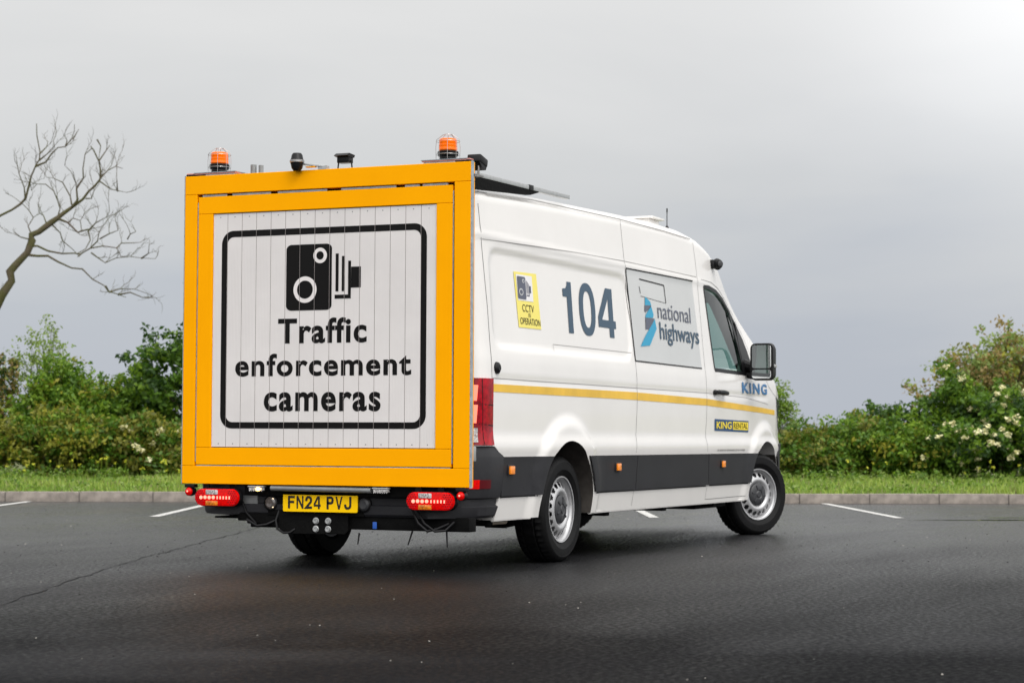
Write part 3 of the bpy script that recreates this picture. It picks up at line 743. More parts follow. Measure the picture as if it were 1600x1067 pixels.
for i in range(1, NS): box(bm, XF+.0004, XF+.004, SY0+sw*i-.0015, SY0+sw*i+.0015, .7525, 2.2215)
link('slat_joint', bm, 'slatgap', sign)
XB = XF - .0012
o_, i_ = rr_pts(-.712, .732, .868, 2.112, .085, 10), rr_pts(-.672, .692, .908, 2.072, .048, 10)
facing([[o_[k], o_[(k+1) % len(o_)], i_[(k+1) % len(o_)], i_[k]] for k in range(len(o_))], XB, 'sign_border', 'signblack')
IY0, IY1, IZ0, IZ1 = .263, -.262, 1.599, 2.009
a_, b_, c_ = cam_icon(lambda u, v: (IY0 + (IY1-IY0)*u, IZ0 + (IZ1-IZ0)*v))
def circ(cy, cz, r, n=40): return [(cy + r*math.cos(2*math.pi*k/n), cz + r*math.sin(2*math.pi*k/n)) for k in range(n)]
facing(a_, XB, 'camera_pictogram', 'signblack')
M['ring'] = mat('ring_white', (.76, .72, .71), .4)
for cy_, cz_, r1_, r2_ in ((.023, 1.937, .048, .026), (.128, 1.728, .082, .056)):
    facing([circ(cy_, cz_, r1_)], XB-.0008, 'pictogram_ring', 'ring'); facing([circ(cy_, cz_, r2_)], XB-.0016, 'pictogram_lens', 'signblack')
def sign_text(s, y0, y1, z0, z1, bold=.03, sp=1.0):
    vs, fs = text2d(s, bold, sp)
    facing([([(y0 + (y1-y0)*u, z0 + (z1-z0)*v) for u, v in vs], fs)], XB, 'sign_lettering', 'signblack')
sign_text('Traffic', .318, -.306, 1.394, 1.552, .028, 1.10)
sign_text('enforcement', .625, -.612, 1.192, 1.334, .028, 1.12)
sign_text('cameras', .415, -.405, .974, 1.094, .028, 1.12)

# struts that carry the sign
bm = bmesh.new()
for y in (-.75, .75):
    for z in (.80, 1.5, 2.15): box(bm, XS+.07, -1.40, y-.03, y+.03, z-.03, z+.03, .004)
link('mounting_strut', bm, 'grey', sign)
# long steel rails from the top of the sign down to the roof
for s in (-1, 1):
    bm = bmesh.new(); yy = s*.905
    a, b = Vector((-1.49, yy, 2.425)), Vector((.22, yy, 2.447)); d = (b-a).normalized(); mid = (a+b)/2
    obox(bm, mid, d, (0, 1, 0), d.cross(Vector((0, 1, 0))), (b-a).length/2, .018, .014, .003)
    rl = link('roof_rail', bm, 'alu', van)
    bm = bmesh.new(); obox(bm, (-.44, yy-s*0, 2.438), d, (0, 1, 0), (0, 0, 1), .035, .021, .018, .002); link('rail_clamp', bm, 'black', rl)
    bm = bmesh.new(); prism(bm, [(-1.48, yy+.018*s, 2.412), (-.30, yy+.018*s, 2.424), (-.45, yy+.018*s, 2.39), (-1.38, yy+.018*s, 2.33), (-1.48, yy+.018*s, 2.33)], (0, -.035*s, 0)); fixn(bm); link('rail_gusset', bm, 'chassis', rl)

# on top of the sign: two caged beacons on plates, dome camera, floodlight, posts, work light
def beacon(y):
    t = empty('warning_beacon', (XS+.06, y, Z1)); t.parent = van
    bm = bmesh.new(); box(bm, -.06, .09, -.155, .155, .018, .022); box(bm, -.055, .085, -.15, .15, .010, .018, 0, 1); box(bm, -.05, .08, -.14, .14, 0, .010, 0, 0); link('mounting_plate', bm, ['galv', 'pinkgel'], t)
    bm = bmesh.new(); lathe(bm, [(0, .022), (.048, .022), (.052, .030), (.050, .040), (.060, .046), (.064, .060), (.064, .072), (.055, .078), (0, .078)], (0, 0, 0), (0, 0, 1), 28); link('beacon_base', bm, 'black', t)
    bm = bmesh.new(); lathe(bm, [(.052, .078), (.057, .084), (.056, .098), (.0535, .1), (.0555, .104), (.0545, .118), (.052, .12), (.0545, .124), (.054, .140), (.052, .148), (.046, .152), (0, .154)], (0, 0, 0), (0, 0, 1), 32); link('beacon_lens', bm, 'beacon', t)
    bm = bmesh.new(); n = 8
    for k in range(n):
        a = 2*math.pi*(k+.5)/n; c, s = math.cos(a), math.sin(a)
        tube(bm, [(.072*c, .072*s, .024), (.074*c, .074*s, .10), (.070*c, .070*s, .145), (.030*c, .030*s, .176), (.022*c, .022*s, .177)], .0015, 5)
    for r, z in ((.073, .135), (.073, .055), (.026, .177)):
        tube(bm, [(r*math.cos(2*math.pi*k/24), r*math.sin(2*math.pi*k/24), z) for k in range(25)], .0015, 5, caps=False)
    link('wire_cage', bm, 'chrome', t)
beacon(.788); beacon(-.826)
for y0, y1 in ((.86, 1.0), (-1.0, -.90)):
    bm = bmesh.new(); box(bm, XS+.005, XS+.06, y0, y1, Z1+.002, Z1+.012, .002); box(bm, XS+.006, XS+.059, y0+.002, y1-.002, Z1+.012, Z1+.020, .002, 1); link('reflector_strip', bm, ['black', 'pinkgel'], sign)
dc = empty('dome_camera', (XS-.03, .170, 2.520)); dc.parent = van
bm = bmesh.new(); lathe(bm, [(0, .056), (.026, .054), (.034, .042), (.038, .020), (.042, .012)], (0, 0, 0), (0, 0, 1), 24); lathe(bm, [(.042, -.006), (.038, -.020), (.034, -.040), (.022, -.056), (0, -.060)], (0, 0, 0), (0, 0, 1), 24); link('camera_dome', bm, 'black', dc)
bm = bmesh.new(); lathe(bm, [(.041, .012), (.046, .008), (.046, -.003), (.041, -.006)], (0, 0, 0), (0, 0, 1), 24); link('dome_ring', bm, 'chrome', dc)
bm = bmesh.new(); obox(bm, (.03, -.105, -.022), (.15, -.95, -.12), (1, .1, 0), (0, 0, 1), .075, .010, .007, .002); box(bm, .03, .07, -.19, -.13, -.05, -.028); link('camera_arm', bm, 'alu', dc)
bm = bmesh.new(); box(bm, .018, .045, -.115, -.05, -.035, -.029); link('arm_base', bm, 'yellow', dc)
fl = empty('floodlight', (XS+.03, -.130, Z1)); fl.parent = van
bm = bmesh.new(); box(bm, -.02, .04, -.042, .042, .035, .082, .006); prism(bm, [(-.02, .046, .070), (-.045, .050, .078), (-.02, .048, .094), (.04, .040, .086), (.04, .046, .070)], (0, -.094, 0)); fixn(bm); link('lamp_housing', bm, 'black', fl)
bm = bmesh.new(); tube(bm, [(.01, .044, .050), (.01, .050, .0), (.01, .03, .002)], .005, 6); tube(bm, [(.01, -.044, .050), (.01, -.050, .0), (.01, -.03, .002)], .005, 6); link('lamp_bracket', bm, 'black', fl)
for (y, w_, h) in ((.620, .020, .082), (.565, .016, .076)):
    bm = bmesh.new(); tube(bm, [(XS+.20, y, Z1-.25), (XS+.20, y, Z1+h)], w_, 16); link('short_post', bm, 'grey', sign)
bm = bmesh.new(); box(bm, XS+.18, XS+.24, -.785, -.715, Z1-.25, Z1+.085, .010); link('square_post', bm, 'grey', sign)
wl = empty('work_light', (-1.42, -.985, 2.435)); wl.parent = van
bm = bmesh.new()
pts0 = [(-.10, .05), (.04, .055), (.11, .0), (.06, -.07), (-.02, -.03)]
obox(bm, (.015, .0, .055), (.92, 0, -.22), (0, 1, 0), (.22, 0, .92), .058, .045, .024, .010); prism(bm, [(-.045, .04, .045), (.070, .04, .035), (.05, .04, .0), (.0, .04, .01)], (0, -.08, 0)); fixn(bm); link('lamp_housing', bm, 'black', wl)
bm = bmesh.new(); tube(bm, [(-.03, .03, .03), (-.04, .03, -.02), (-.02, .03, -.04)], .007, 6); tube(bm, [(-.01, -.02, .02), (-.015, -.02, -.03), (-.045, .0, -.045)], .007, 6); box(bm, -.09, .02, -.04, .05, -.045, -.035, .002); link('lamp_bracket', bm, 'chrome', wl)

# ------------------------------------------------------------------ underneath the sign
XL = -1.56
bm = bmesh.new(); box(bm, -1.50, -1.43, -.93, .57, .455, .518, .004); link('lamp_bar', bm, 'chassis', van)
bm = bmesh.new(); tube(bm, [(-1.525, .36, .500), (-1.525, -.34, .494)], .018, 12); link('grey_tube', bm, 'grey', van)
for yc in (.735, -.757):
    lp = empty('oval_tail_light', (XL, yc, .436)); lp.parent = van
    def stad(hw, hh, n=10):
        r = hh; return [(hw-r+r*math.cos(R(-90+180*k/n)), r*math.sin(R(-90+180*k/n))) for k in range(n+1)] + [(-(hw-r)+r*math.cos(R(90+180*k/n)), r*math.sin(R(90+180*k/n))) for k in range(n+1)]
    def lens(hw, hh, d0, d1, nm, ms, sc=.9):
        bm = bmesh.new(); q = stad(hw, hh); rg = [[bm.verts.new((d, a*s, b*s)) for a, b in q] for d, s in ((d0, 1), ((d0+d1)/2, 1), (d1+.002, .96), (d1, sc))]
        for A, B in zip(rg, rg[1:]):
            for k in range(len(A)): bm.faces.new((A[k], A[(k+1) % len(A)], B[(k+1) % len(A)], B[k]))
        bm.faces.new(rg[0]); bm.faces.new(rg[-1]); fixn(bm); return link(nm, bm, ms, lp)
    lens(.164, .058, .05, .01, 'lamp_housing', 'black', .98); lens(.160, .0535, .012, -.012, 'red_lens', 'redlit')
    k_ = 1 if yc > 0 else 1
    bm = bmesh.new(); box(bm, -.0165, -.010, .0-.015, .072, .018, .048, .002)
    link('reversing_lens', bm, 'whitelens', lp)
    bm = bmesh.new(); box(bm, -.0165, -.010, .0-.015, .072, -.050, -.021, .002); link('indicator_lens', bm, 'amberlens', lp)
    bm = bmesh.new()
    for k in range(4): lathe(bm, [(0, .004), (.011, .003), (.011, -.004)], (-.013, .107-k*.030, -.001+(k % 2)*.001), (-1, 0, 0), 12)
    for k in range(5): box(bm, -.017, -.010, -.016-k*.022, -.009-k*.022, -.010, .008)
    link('led_row', bm, 'redled', lp)
    for sy in (1, -1):
        bm = bmesh.new()
        for row in range(-3, 4):
            for cc in range(4):
                yy = sy*(.092+cc*.016+(row % 2)*.008); zz = row*.0135
                if abs(zz) > .047 or (abs(yy)-.107)**2 + zz*zz > .0023: continue
                lathe(bm, [(0, .002), (.0045, .0008), (.0055, -.002)], (-.0125, yy, zz), (-1, 0, 0), 6)
        link('lens_facets', bm, 'redlens', lp)
    for a in (-.06, .09): bm = bmesh.new(); box(bm, .02, .035, a-.02, a+.02, .05, .10); link('lamp_bracket', bm, 'chassis', lp)
for y in (.945, -.955):
    ml = empty('round_marker_light', (XS-.008, y, .470)); ml.parent = van
    bm = bmesh.new(); lathe(bm, [(0, .052), (.026, .052), (.030, .03), (.028, 0)], (.0, 0, 0), (1, 0, 0), 20); box(bm, .005, .05, -.035, .035, .025, .047, .003); link('lamp_housing', bm, 'black', ml)
    bm = bmesh.new(); lathe(bm, [(0, .018), (.012, .016), (.022, .008), (.026, -.004)], (0, 0, 0), (-1, 0, 0), 20); link('red_lens', bm, 'redlit', ml)
    bm = bmesh.new(); lathe(bm, [(0, .021), (.005, .020), (.007, .015)], (0, .0, .002), (-1, 0, 0), 10); link('lit_bulb', bm, 'redled', ml)
for y, lit in ((.455, True), (-.418, False)):
    pl_ = empty('number_plate_light', (-1.55, y, .500)); pl_.parent = van
    bm = bmesh.new(); box(bm, -.012, .03, -.055, .055, .004, .012, .002); link('lamp_cover', bm, 'alu', pl_)
    bm = bmesh.new(); box(bm, -.008, .025, -.05, .05, -.018, .004, .004)
    for k in range(7): box(bm, -.0095, -.008, -.047+k*.0145, -.041+k*.0145, -.022, .0)
    link('ribbed_lens', bm, 'whitelens', pl_)
    if lit:
        bm = bmesh.new(); lathe(bm, [(0, -.022), (.012, -.018), (.030, -.0), (.026, .012), (0, .014)], (-.004, -.02, -.008), (0, 1, .0), 14)
        for v in bm.verts: v.co.z = -.008 + (v.co.z+.008)*.42; v.co.x = -.008 + (v.co.x+.004)*.4
        link('lit_bulb', bm, 'amberlit', pl_)
# number plate
np_ = empty('number_plate', (-1.500, .0290, .4135)); np_.parent = van
bm = bmesh.new(); q = rr_pts(-.262, .262, -.058, .058, .010, 4); prism(bm, [(0, a, b) for a, b in q], (.006, 0, 0)); fixn(bm); link('plate', bm, 'plate', np_)
def plate_text(s, y0, y1):
    G = {'F': ([[(0, 0), (0, 1)]], [[(.0, 1), (1, 1)], [(.0, .52), (.85, .52)]]), 'N': ([[(0, 0), (0, 1), (1, 0), (1, 1)]], []),
         '2': ([[(.02, .74), (.10, .90), (.30, 1), (.70, 1), (.92, .90), (1, .74), (.95, .55), (.0, .0), (1, 0)]], []), '4': ([[(.72, 1), (0, .26), (1, .26)], [(.72, .0), (.72, .55)]], []),
         'P': ([[(0, 0), (0, 1), (.70, 1), (.93, .90), (1, .74), (.93, .56), (.70, .46), (.08, .46)]], []), 'V': ([[(0, 1), (.5, 0), (1, 1)]], []), 'J': ([[(.0, .26), (.06, .10), (.28, 0), (.66, 0), (.92, .10), (1, .28), (1, 1)]], [])}
    bm = bmesh.new(); n = len(s); cw = (y0-y1)/(n + (n-1)*.24); th = .0150
    for i, ch in enumerate(s):
        X0 = y0 - i*cw*1.24; up_ = 0
        QP = {'N': [[(0, 0), (.21, 0), (.21, 1), (0, 1)], [(.79, 0), (1, 0), (1, 1), (.79, 1)], [(.21, 1), (.21, .66), (.79, 0), (.79, .34)]], 'V': [[(0, 1), (.22, 1), (.5, .26), (.5, 0), (.39, 0)], [(1, 1), (.78, 1), (.5, .26), (.5, 0), (.61, 0)]], '4': FOUR}.get(ch)
        if QP:
            for pl in QP: bm.faces.new([bm.verts.new((-.0012 - .0001*i, X0 - cw*u, -.0395 + .079*v)) for u, v in pl])
            continue
        for pl in G[ch][0] + G[ch][1]:
            P_ = [Vector((X0 - th/2 - (cw-th)*u, -.0395+th/2 + (.079-th)*v)) for u, v in pl]; up_ += 1; xx = -.0012 - .0001*up_ - .0001*i
            ls = []
            for k, p in enumerate(P_):
                d0 = (P_[k]-P_[k-1]).normalized() if k else None; d1 = (P_[k+1]-P_[k]).normalized() if k < len(P_)-1 else None
                if d0 is None: e_ = P_[0] - d1*th/2; nn_ = Vector((-d1.y, d1.x)); ls.append((e_+nn_*th/2, e_-nn_*th/2)); continue
                if d1 is None: e_ = P_[-1] + d0*th/2; nn_ = Vector((-d0.y, d0.x)); ls.append((e_+nn_*th/2, e_-nn_*th/2)); continue
                n0, n1 = Vector((-d0.y, d0.x)), Vector((-d1.y, d1.x)); m_ = (n0+n1); 
                if m_.length < .2: m_ = n0
                m_.normalize(); l_ = min(th/2/max(.35, m_.dot(n0)), th*1.3); ls.append((p+m_*l_, p-m_*l_))
            V = [[bm.verts.new((xx, q.x, q.y)) for q in pr_] for pr_ in ls]
            for A, B in zip(V, V[1:]): bm.faces.new((A[0], B[0], B[1], A[1]))
    for f in bm.faces:
        f.normal_update()
        if f.normal.x > 0: f.normal_flip()
    link('plate_lettering', bm, 'plateblack', np_, None)
plate_text('FN24', .226, -.006); plate_text('PVJ', -.047, -.220)
bm = bmesh.new(); box(bm, -1.468, -1.40, -.26, .42, .33, .47, .006); link('plate_mount', bm, 'chassis', van)
# fog / reversing lamp left of the plate, socket right of it
for y, ms, nm in ((.395, 'lens_dull', 'reversing_lamp'), (-.262, 'cap', 'trailer_socket')):
    bm = bmesh.new(); lathe(bm, [(0, .01), (.025, .012), (.038, .004), (.042, -.01), (.042, -.06)], (-1.475, y, .405), (-1, 0, 0), 24); o = link(nm, bm, ms, van)
    bm = bmesh.new(); lathe(bm, [(.040, .012), (.048, .006), (.048, -.06)], (-1.470, y, .405), (-1, 0, 0), 24)
    link('lamp_rim', bm, 'black', o)
bm = bmesh.new(); box(bm, -1.483, -1.47, .370, .383, .375, .435, .003); link('lit_filament', bm, mat('warm_lit_filament', (1, .9, .7), .3, emis=(1, .75, .45), es=1.2), van)
# tow plate with four bolts, cross member, brackets
bm = bmesh.new(); prism(bm, [(-1.470, a, b) for a, b in [(.335, .36), (-.150, .36), (-.152, .245), (-.13, .222), (.29, .218), (.345, .255)]], (.03, 0, 0)); fixn(bm); tp = link('tow_plate', bm, 'chassis', van)
for y, z in ((.072, .300), (-.014, .300), (.072, .250), (-.014, .250)):
    bm = bmesh.new(); lathe(bm, [(.0, .008), (.007, .008), (.008, .012), (.016, .012), (.017, .002), (.021, .001), (.021, -.004)], (-1.472, y, z), (-1, 0, 0), 12); link('bolt', bm, 'alu', tp)
bm = bmesh.new(); box(bm, -1.44, -1.34, -1.02+.06, .56, .250, .335, .006); box(bm, -1.42, -1.30, .40, .60, .27, .50, .01)
box(bm, -1.40, -1.25, .40, .60, .29, .36, .01); prism(bm, [(-1.46, .60, .38), (-1.46, .72, .345), (-1.46, .62, .30), (-1.46, .36, .26), (-1.46, .36, .42)], (.12, 0, 0)); fixn(bm)
link('tow_cross_member', bm, 'chassis', van)
bm = bmesh.new(); box(bm, -1.462, -1.455, -.345, -.318, .258, .300, .002); link('blue_tag', bm, 'bluetag', van)
bm = bmesh.new(); box(bm, -1.468, -1.452, .495, .625, .385, .470, .003)
for k in range(5): box(bm, -1.471, -1.468, .50, .62, .39+k*.016, .397+k*.016)
link('grey_grille_box', bm, 'grey', van)
bm = bmesh.new()
tube(bm, [(-1.46, .34, .36), (-1.48, .352, .30), (-1.49, .335, .245), (-1.49, .29, .222), (-1.48, .25, .225), (-1.46, .22, .25)], .008, 8)
tube(bm, [(-1.50, -.60, .39), (-1.52, -.66, .30), (-1.52, -.72, .255), (-1.50, -.78, .27), (-1.47, -.84, .30)], .009, 8)
tube(bm, [(-1.50, -.63, .39), (-1.52, -.70, .30), (-1.52, -.77, .255), (-1.50, -.83, .26), (-1.46, -.87, .31)], .008, 8)
tube(bm, [(-1.50, .55, .30), (-1.49, .48, .262), (-1.48, .42, .27), (-1.45, .36, .30)], .009, 8); tube(bm, [(-1.48, .60, .42), (-1.47, .57, .34), (-1.47, .50, .275)], .007, 8)
link('hanging_cable', bm, 'black', van)
for pts in ([(-1.44, -.215, .23), (-1.45, -.21, .16)], [(-1.44, -.58, .25), (-1.45, -.555, .165)], [(-1.42, -.80, .26), (-1.42, -.805, .155)]):
    bm = bmesh.new(); tube(bm, pts, [.006, .004], 6); link('earth_strap', bm, 'black', van)
# chassis below the floor: rails, axle, springs, tank, exhaust
bm = bmesh.new()
for y in (-.42, .42): box(bm, -1.38, 4.9, y-.05, y+.05, .33, .44, .01)
for x in (-1.0, 1.0, 2.2, 3.4): box(bm, x-.04, x+.04, -.9, .9, .27, .33, .01)
box(bm, .7, 1.7, .1, .7, .24, .40, .03); link('chassis_frame', bm, 'chassis', van)
bm = bmesh.new(); box(bm, -1.38, 5.2, -.86, .86, .300, .312); link('floor_pan', bm, 'chassis', van)
bm = bmesh.new(); tube(bm, [(0, -.78, .345), (0, .78, .345)], .045, 12); lathe(bm, [(0, -.14), (.09, -.10), (.13, 0), (.09, .10), (0, .14)], (0, 0, .345), (0, 1, 0), 20); link('rear_axle', bm, 'chassis', van)
for s in (-1, 1):
    bm = bmesh.new()
    for k in range(3): tube(bm, [(-.72+k*.15, s*.55, .34-k*.012), (-.3, s*.55, .265-k*.012), (0, s*.55, .25-k*.012), (.3, s*.55, .265-k*.012), (.72-k*.15, s*.55, .34-k*.012)], .014, 6)
    link('leaf_spring', bm, 'chassis', van)
bm = bmesh.new(); tube(bm, [(-1.05, -.80, .285), (-.62, -.83, .285)], .016, 10); link('side_pipe', bm, mat('cream_pipe', (.55, .47, .38), .5), van)
bm = bmesh.new(); tube(bm, [(.75, -.66, .27), (.76, -.66, .20), (.80, -.70, .16), (.84, -.74, .165)], [.018, .018, .022, .024], 10); link('exhaust_outlet', bm, 'black', van)
bm = bmesh.new(); box(bm, 3.2, 4.0, -.80, .8, .25, .30, .02); link('under_tray', bm, 'chassis', van)

# ------------------------------------------------------------------ the place: car park, kerb, verge, hedge line
P0 = Vector((11.35, 4.70, 0)); EH = Vector((.471, -.882, 0)).normalized(); NH = Vector((.882, .471, 0)).normalized()
def at(a, b, z=0.): p = P0 + EH*a + NH*b; return Vector((p.x, p.y, z))
def nodes_for(m): t = m.node_tree; return t, t.nodes['Principled BSDF']
# wet asphalt
asp = bpy.data.materials.new('wet_asphalt'); asp.use_nodes = True; t, bs = nodes_for(asp); nn = t.nodes; lk = t.links
tc_ = nn.new('ShaderNodeTexCoord')
def noise_(scale, detail=4, rough=.6, sc=(1, 1, 1), dist=0.):
    mp = nn.new('ShaderNodeMapping'); mp.inputs['Scale'].default_value = sc; n = nn.new('ShaderNodeTexNoise'); n.inputs['Scale'].default_value = scale; n.inputs['Detail'].default_value = detail; n.inputs['Roughness'].default_value = rough; n.inputs['Distortion'].default_value = dist
    lk.new(tc_.outputs['Object'], mp.inputs[0]); lk.new(mp.outputs[0], n.inputs[0]); return n.outputs[0]
def mr_(v, a, b, c, d):
    n = nn.new('ShaderNodeMapRange'); n.inputs[1].default_value = a; n.inputs[2].default_value = b; n.inputs[3].default_value = c; n.inputs[4].default_value = d; lk.new(v, n.inputs[0]); return n.outputs[0]
def mm(op, a, b):
    n = nn.new('ShaderNodeMath'); n.operation = op
    for i, v in enumerate((a, b)):
        if hasattr(v, 'is_output'): lk.new(v, n.inputs[i])
        else: n.inputs[i].default_value = v
    return n.outputs[0]
grain = noise_(110, 3, .75); chip = noise_(38, 3, .65); patch = noise_(.35, 4, .55, (1, 1, 1), .6); band = noise_(.9, 3, .5, (.35, 1.6, 1), .4)
cr = nn.new('ShaderNodeValToRGB'); e = cr.color_ramp.elements; e[0].position = .44; e[0].color = (.0008, .0008, .001, 1); e[1].position = .68; e[1].color = (.021, .0215, .025, 1)
lk.new(mm('ADD', mm('MULTIPLY', grain, .7), mm('MULTIPLY', chip, .3)), cr.inputs[0])
mx = nn.new('ShaderNodeMix'); mx.data_type = 'RGBA'; mx.blend_type = 'MULTIPLY'; mx.inputs[0].default_value = 1
cr2 = nn.new('ShaderNodeValToRGB'); e = cr2.color_ramp.elements; e[0].position = .38; e[0].color = (.45, .45, .46, 1); e[1].position = .62; e[1].color = (1.25, 1.24, 1.24, 1)
lk.new(patch, cr2.inputs[0]); lk.new(cr.outputs[0], mx.inputs[6]); lk.new(cr2.outputs[0], mx.inputs[7]); lk.new(mx.outputs[2], bs.inputs['Base Color'])
# sheen put into the gloss: smoother towards the kerb, rougher towards the open end
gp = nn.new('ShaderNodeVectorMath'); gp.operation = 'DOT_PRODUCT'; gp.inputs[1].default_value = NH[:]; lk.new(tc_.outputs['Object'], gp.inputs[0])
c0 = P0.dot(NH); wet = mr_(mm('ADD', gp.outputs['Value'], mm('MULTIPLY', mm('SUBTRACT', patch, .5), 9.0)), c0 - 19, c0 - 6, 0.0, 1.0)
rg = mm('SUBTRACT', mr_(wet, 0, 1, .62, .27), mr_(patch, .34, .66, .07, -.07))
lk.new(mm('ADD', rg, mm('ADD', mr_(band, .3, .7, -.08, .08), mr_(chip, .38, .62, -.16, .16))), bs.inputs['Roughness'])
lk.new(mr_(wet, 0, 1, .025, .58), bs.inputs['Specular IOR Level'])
bp = nn.new('ShaderNodeBump'); bp.inputs['Strength'].default_value = .6; bp.inputs['Distance'].default_value = .014
lk.new(mm('ADD', mm('MULTIPLY', grain, .6), mm('MULTIPLY', chip, .6)), bp.inputs['Height']); lk.new(bp.outputs[0], bs.inputs['Normal'])
bs.inputs['Specular IOR Level'].default_value = .12
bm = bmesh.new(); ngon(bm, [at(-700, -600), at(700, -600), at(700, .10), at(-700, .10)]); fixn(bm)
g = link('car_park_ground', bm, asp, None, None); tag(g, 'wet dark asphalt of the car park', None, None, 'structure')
if g.data.polygons[0].normal.z < 0: g.data.flip_normals()
def sheet(name, pts, z, m, label):
    bm = bmesh.new(); f = ngon(bm, [(x, y, z) for x, y in pts]); f.normal_update()
    if f.normal.z < 0: f.normal_flip()
    o = link(name, bm, m, None, None); tag(o, label, None, None, 'structure'); return o
paint = mat('white_road_paint', (.62, .61, .58), .5, var=.30, vscale=26, bump=.3, bscale=120, col2=(.30, .30, .29))
for i, a in enumerate((-8.2, -5.80, -3.46, -.9, 1.68, 4.27)):
    # bay lines run out from the kerb, square to it
    a0 = a
    d = Vector((-.910, -.414, 0)); s = Vector((.414, -.910, 0))
    o = at(a0, -.05) ; q = [o + s*.05, o - s*.05, o - s*.05 + d*4.95, o + s*.05 + d*4.95]
    sheet('road_marking', [(p.x, p.y) for p in q], .004, paint, 'white painted parking bay line on the wet asphalt')
# joint in the tarmac
jm = mat('tarmac_joint', (.012, .012, .013), .6, spec=.12, var=.5, vscale=20)
jp = [(-6.2, -.7), (-4.57, .07), (-3.2, .70), (-1.82, 1.31), (-.9, 1.72), (-.09, 2.02), (1.6, 2.7), (3.4, 3.41), (6.0, 4.6)]
random.seed(2); jj = []
for (x0, y0), (x1, y1) in zip(jp, jp[1:]):
    for k in range(9): u = k/9; jj.append((x0+(x1-x0)*u+random.uniform(-.012, .012), y0+(y1-y0)*u+random.uniform(-.02, .02)))
bm = bmesh.new(); V = [[bm.verts.new((x+s*.4*wj, y-s*.9*wj, .003)) for s in (-1, 1)] for x, y in jj for wj in (random.uniform(.002, .009),)]
for A, B in zip(V, V[1:]): bm.faces.new((A[0], A[1], B[1], B[0]))
fixn(bm); o = link('tarmac_joint', bm, jm, None, None); tag(o, 'thin dark joint running across the asphalt', None, None, 'structure')
# shallow standing water at the right
pm = mat('standing_water', (.010, .010, .011), .03, spec=.6)
def puddle(cx, cy, la, lb, seed):
    random.seed(seed); ph = [random.uniform(0, 6.28) for _ in range(5)]; P_ = []
    for k in range(72):
        t_ = 2*math.pi*k/72; r_ = 1 + .22*math.sin(3*t_+ph[0]) + .16*math.sin(5*t_+ph[1]) + .10*math.sin(9*t_+ph[2]) + .05*math.sin(17*t_+ph[3])
        p = Vector((cx, cy, 0)) + EH*la*r_*math.cos(t_) + NH*lb*r_*math.sin(t_); P_.append((p.x, p.y))
    return P_
for c in ((8.9, -2.3, .8, .10, 5), (9.6, -2.2, .4, .05, 8)): sheet('puddle', puddle(*c), .0025, pm, 'shallow puddle lying on the asphalt')
# kerb: single stones
km = mat('kerb_concrete', (.27, .235, .205), .8, var=.4, vscale=7, bump=.5, bscale=90)
for i in range(-16, 19):
    bm = bmesh.new(); a = i*.915 + .30; random.seed(i); h = .125 + random.uniform(-.004, .004)
    M_ = Matrix((EH, NH, Vector((0, 0, 1)))).transposed().to_4x4(); M_.translation = at(a, random.uniform(-.004, .004))
    box(bm, .004, .911, 0, .15, -.05, h, .014)
    for v in bm.verts: v.co = v.co.copy()
    me = link('kerb_stone', bm, km, None, 30); me.matrix_world = M_
    tag(me, 'buff concrete kerb stone in the line along the grass verge', 'kerb stone', 'kerb stones edging the car park')
jm2 = mat('kerb_mortar', (.10, .09, .08), .9)
bm = bmesh.new(); M_ = Matrix((EH, NH, Vector((0, 0, 1)))).transposed().to_4x4(); M_.translation = at(0, 0)
box(bm, -40, 40, .010, .14, -.05, .112); bmesh.ops.transform(bm, matrix=M_, verts=bm.verts); o = link('kerb_bed', bm, jm2, None, None); tag(o, 'mortar bed under the kerb stones', None, None, 'structure')
# verge and field beyond
em = mat('verge_soil', (.095, .125, .028), .95, var=.5, vscale=.9, bump=.6, bscale=30, detail=9, col2=(.075, .070, .030))
def zg(b): return .115 + .085 * sst(.2, 6.5, b)
bm = bmesh.new(); rows = []
for b in (.145, .5, 1, 2, 3, 4, 5, 6, 7, 10, 20, 60, 200, 900):
    rows.append([bm.verts.new(at(a, b, zg(b) - (0 if b < 10 else .02*min(1, (b-10)/10)))) for a in (-900, -100, -30, -15, -8, 0, 8, 15, 30, 100, 900)])
for A, B in zip(rows, rows[1:]):
    for k in range(len(A)-1): bm.faces.new((A[k], A[k+1], B[k+1], B[k]))
fixn(bm); o = link('verge_ground', bm, em, None, 60); tag(o, 'grassy ground beyond the kerb', None, None, 'structure')
if o.data.polygons[0].normal.z < 0: o.data.flip_normals()

def leafmat(name, c, c2, tr=.42):
    c = tuple(v*1.3 for v in c) if 'flower' not in name else c; c2 = tuple(v*1.2 for v in c2)
    m = bpy.data.materials.new(name); m.use_nodes = True; t = m.node_tree; b = t.nodes['Principled BSDF']; o = t.nodes['Material Output']
    oi = t.nodes.new('ShaderNodeNewGeometry'); cr = t.nodes.new('ShaderNodeMix'); cr.data_type = 'RGBA'; cr.inputs[6].default_value = (*c, 1); cr.inputs[7].default_value = (*c2, 1)
    t.links.new(oi.outputs['Random Per Island'], cr.inputs[0]); t.links.new(cr.outputs[2], b.inputs['Base Color']); b.inputs['Roughness'].default_value = .5; b.inputs['Specular IOR Level'].default_value = .35
    tl = t.nodes.new('ShaderNodeBsdfTranslucent'); ms = t.nodes.new('ShaderNodeMixShader'); ms.inputs[0].default_value = tr
    t.links.new(cr.outputs[2], tl.inputs[0]); t.links.new(b.outputs[0], ms.inputs[1]); t.links.new(tl.outputs[0], ms.inputs[2]); t.links.new(ms.outputs[0], o.inputs[0]); return m
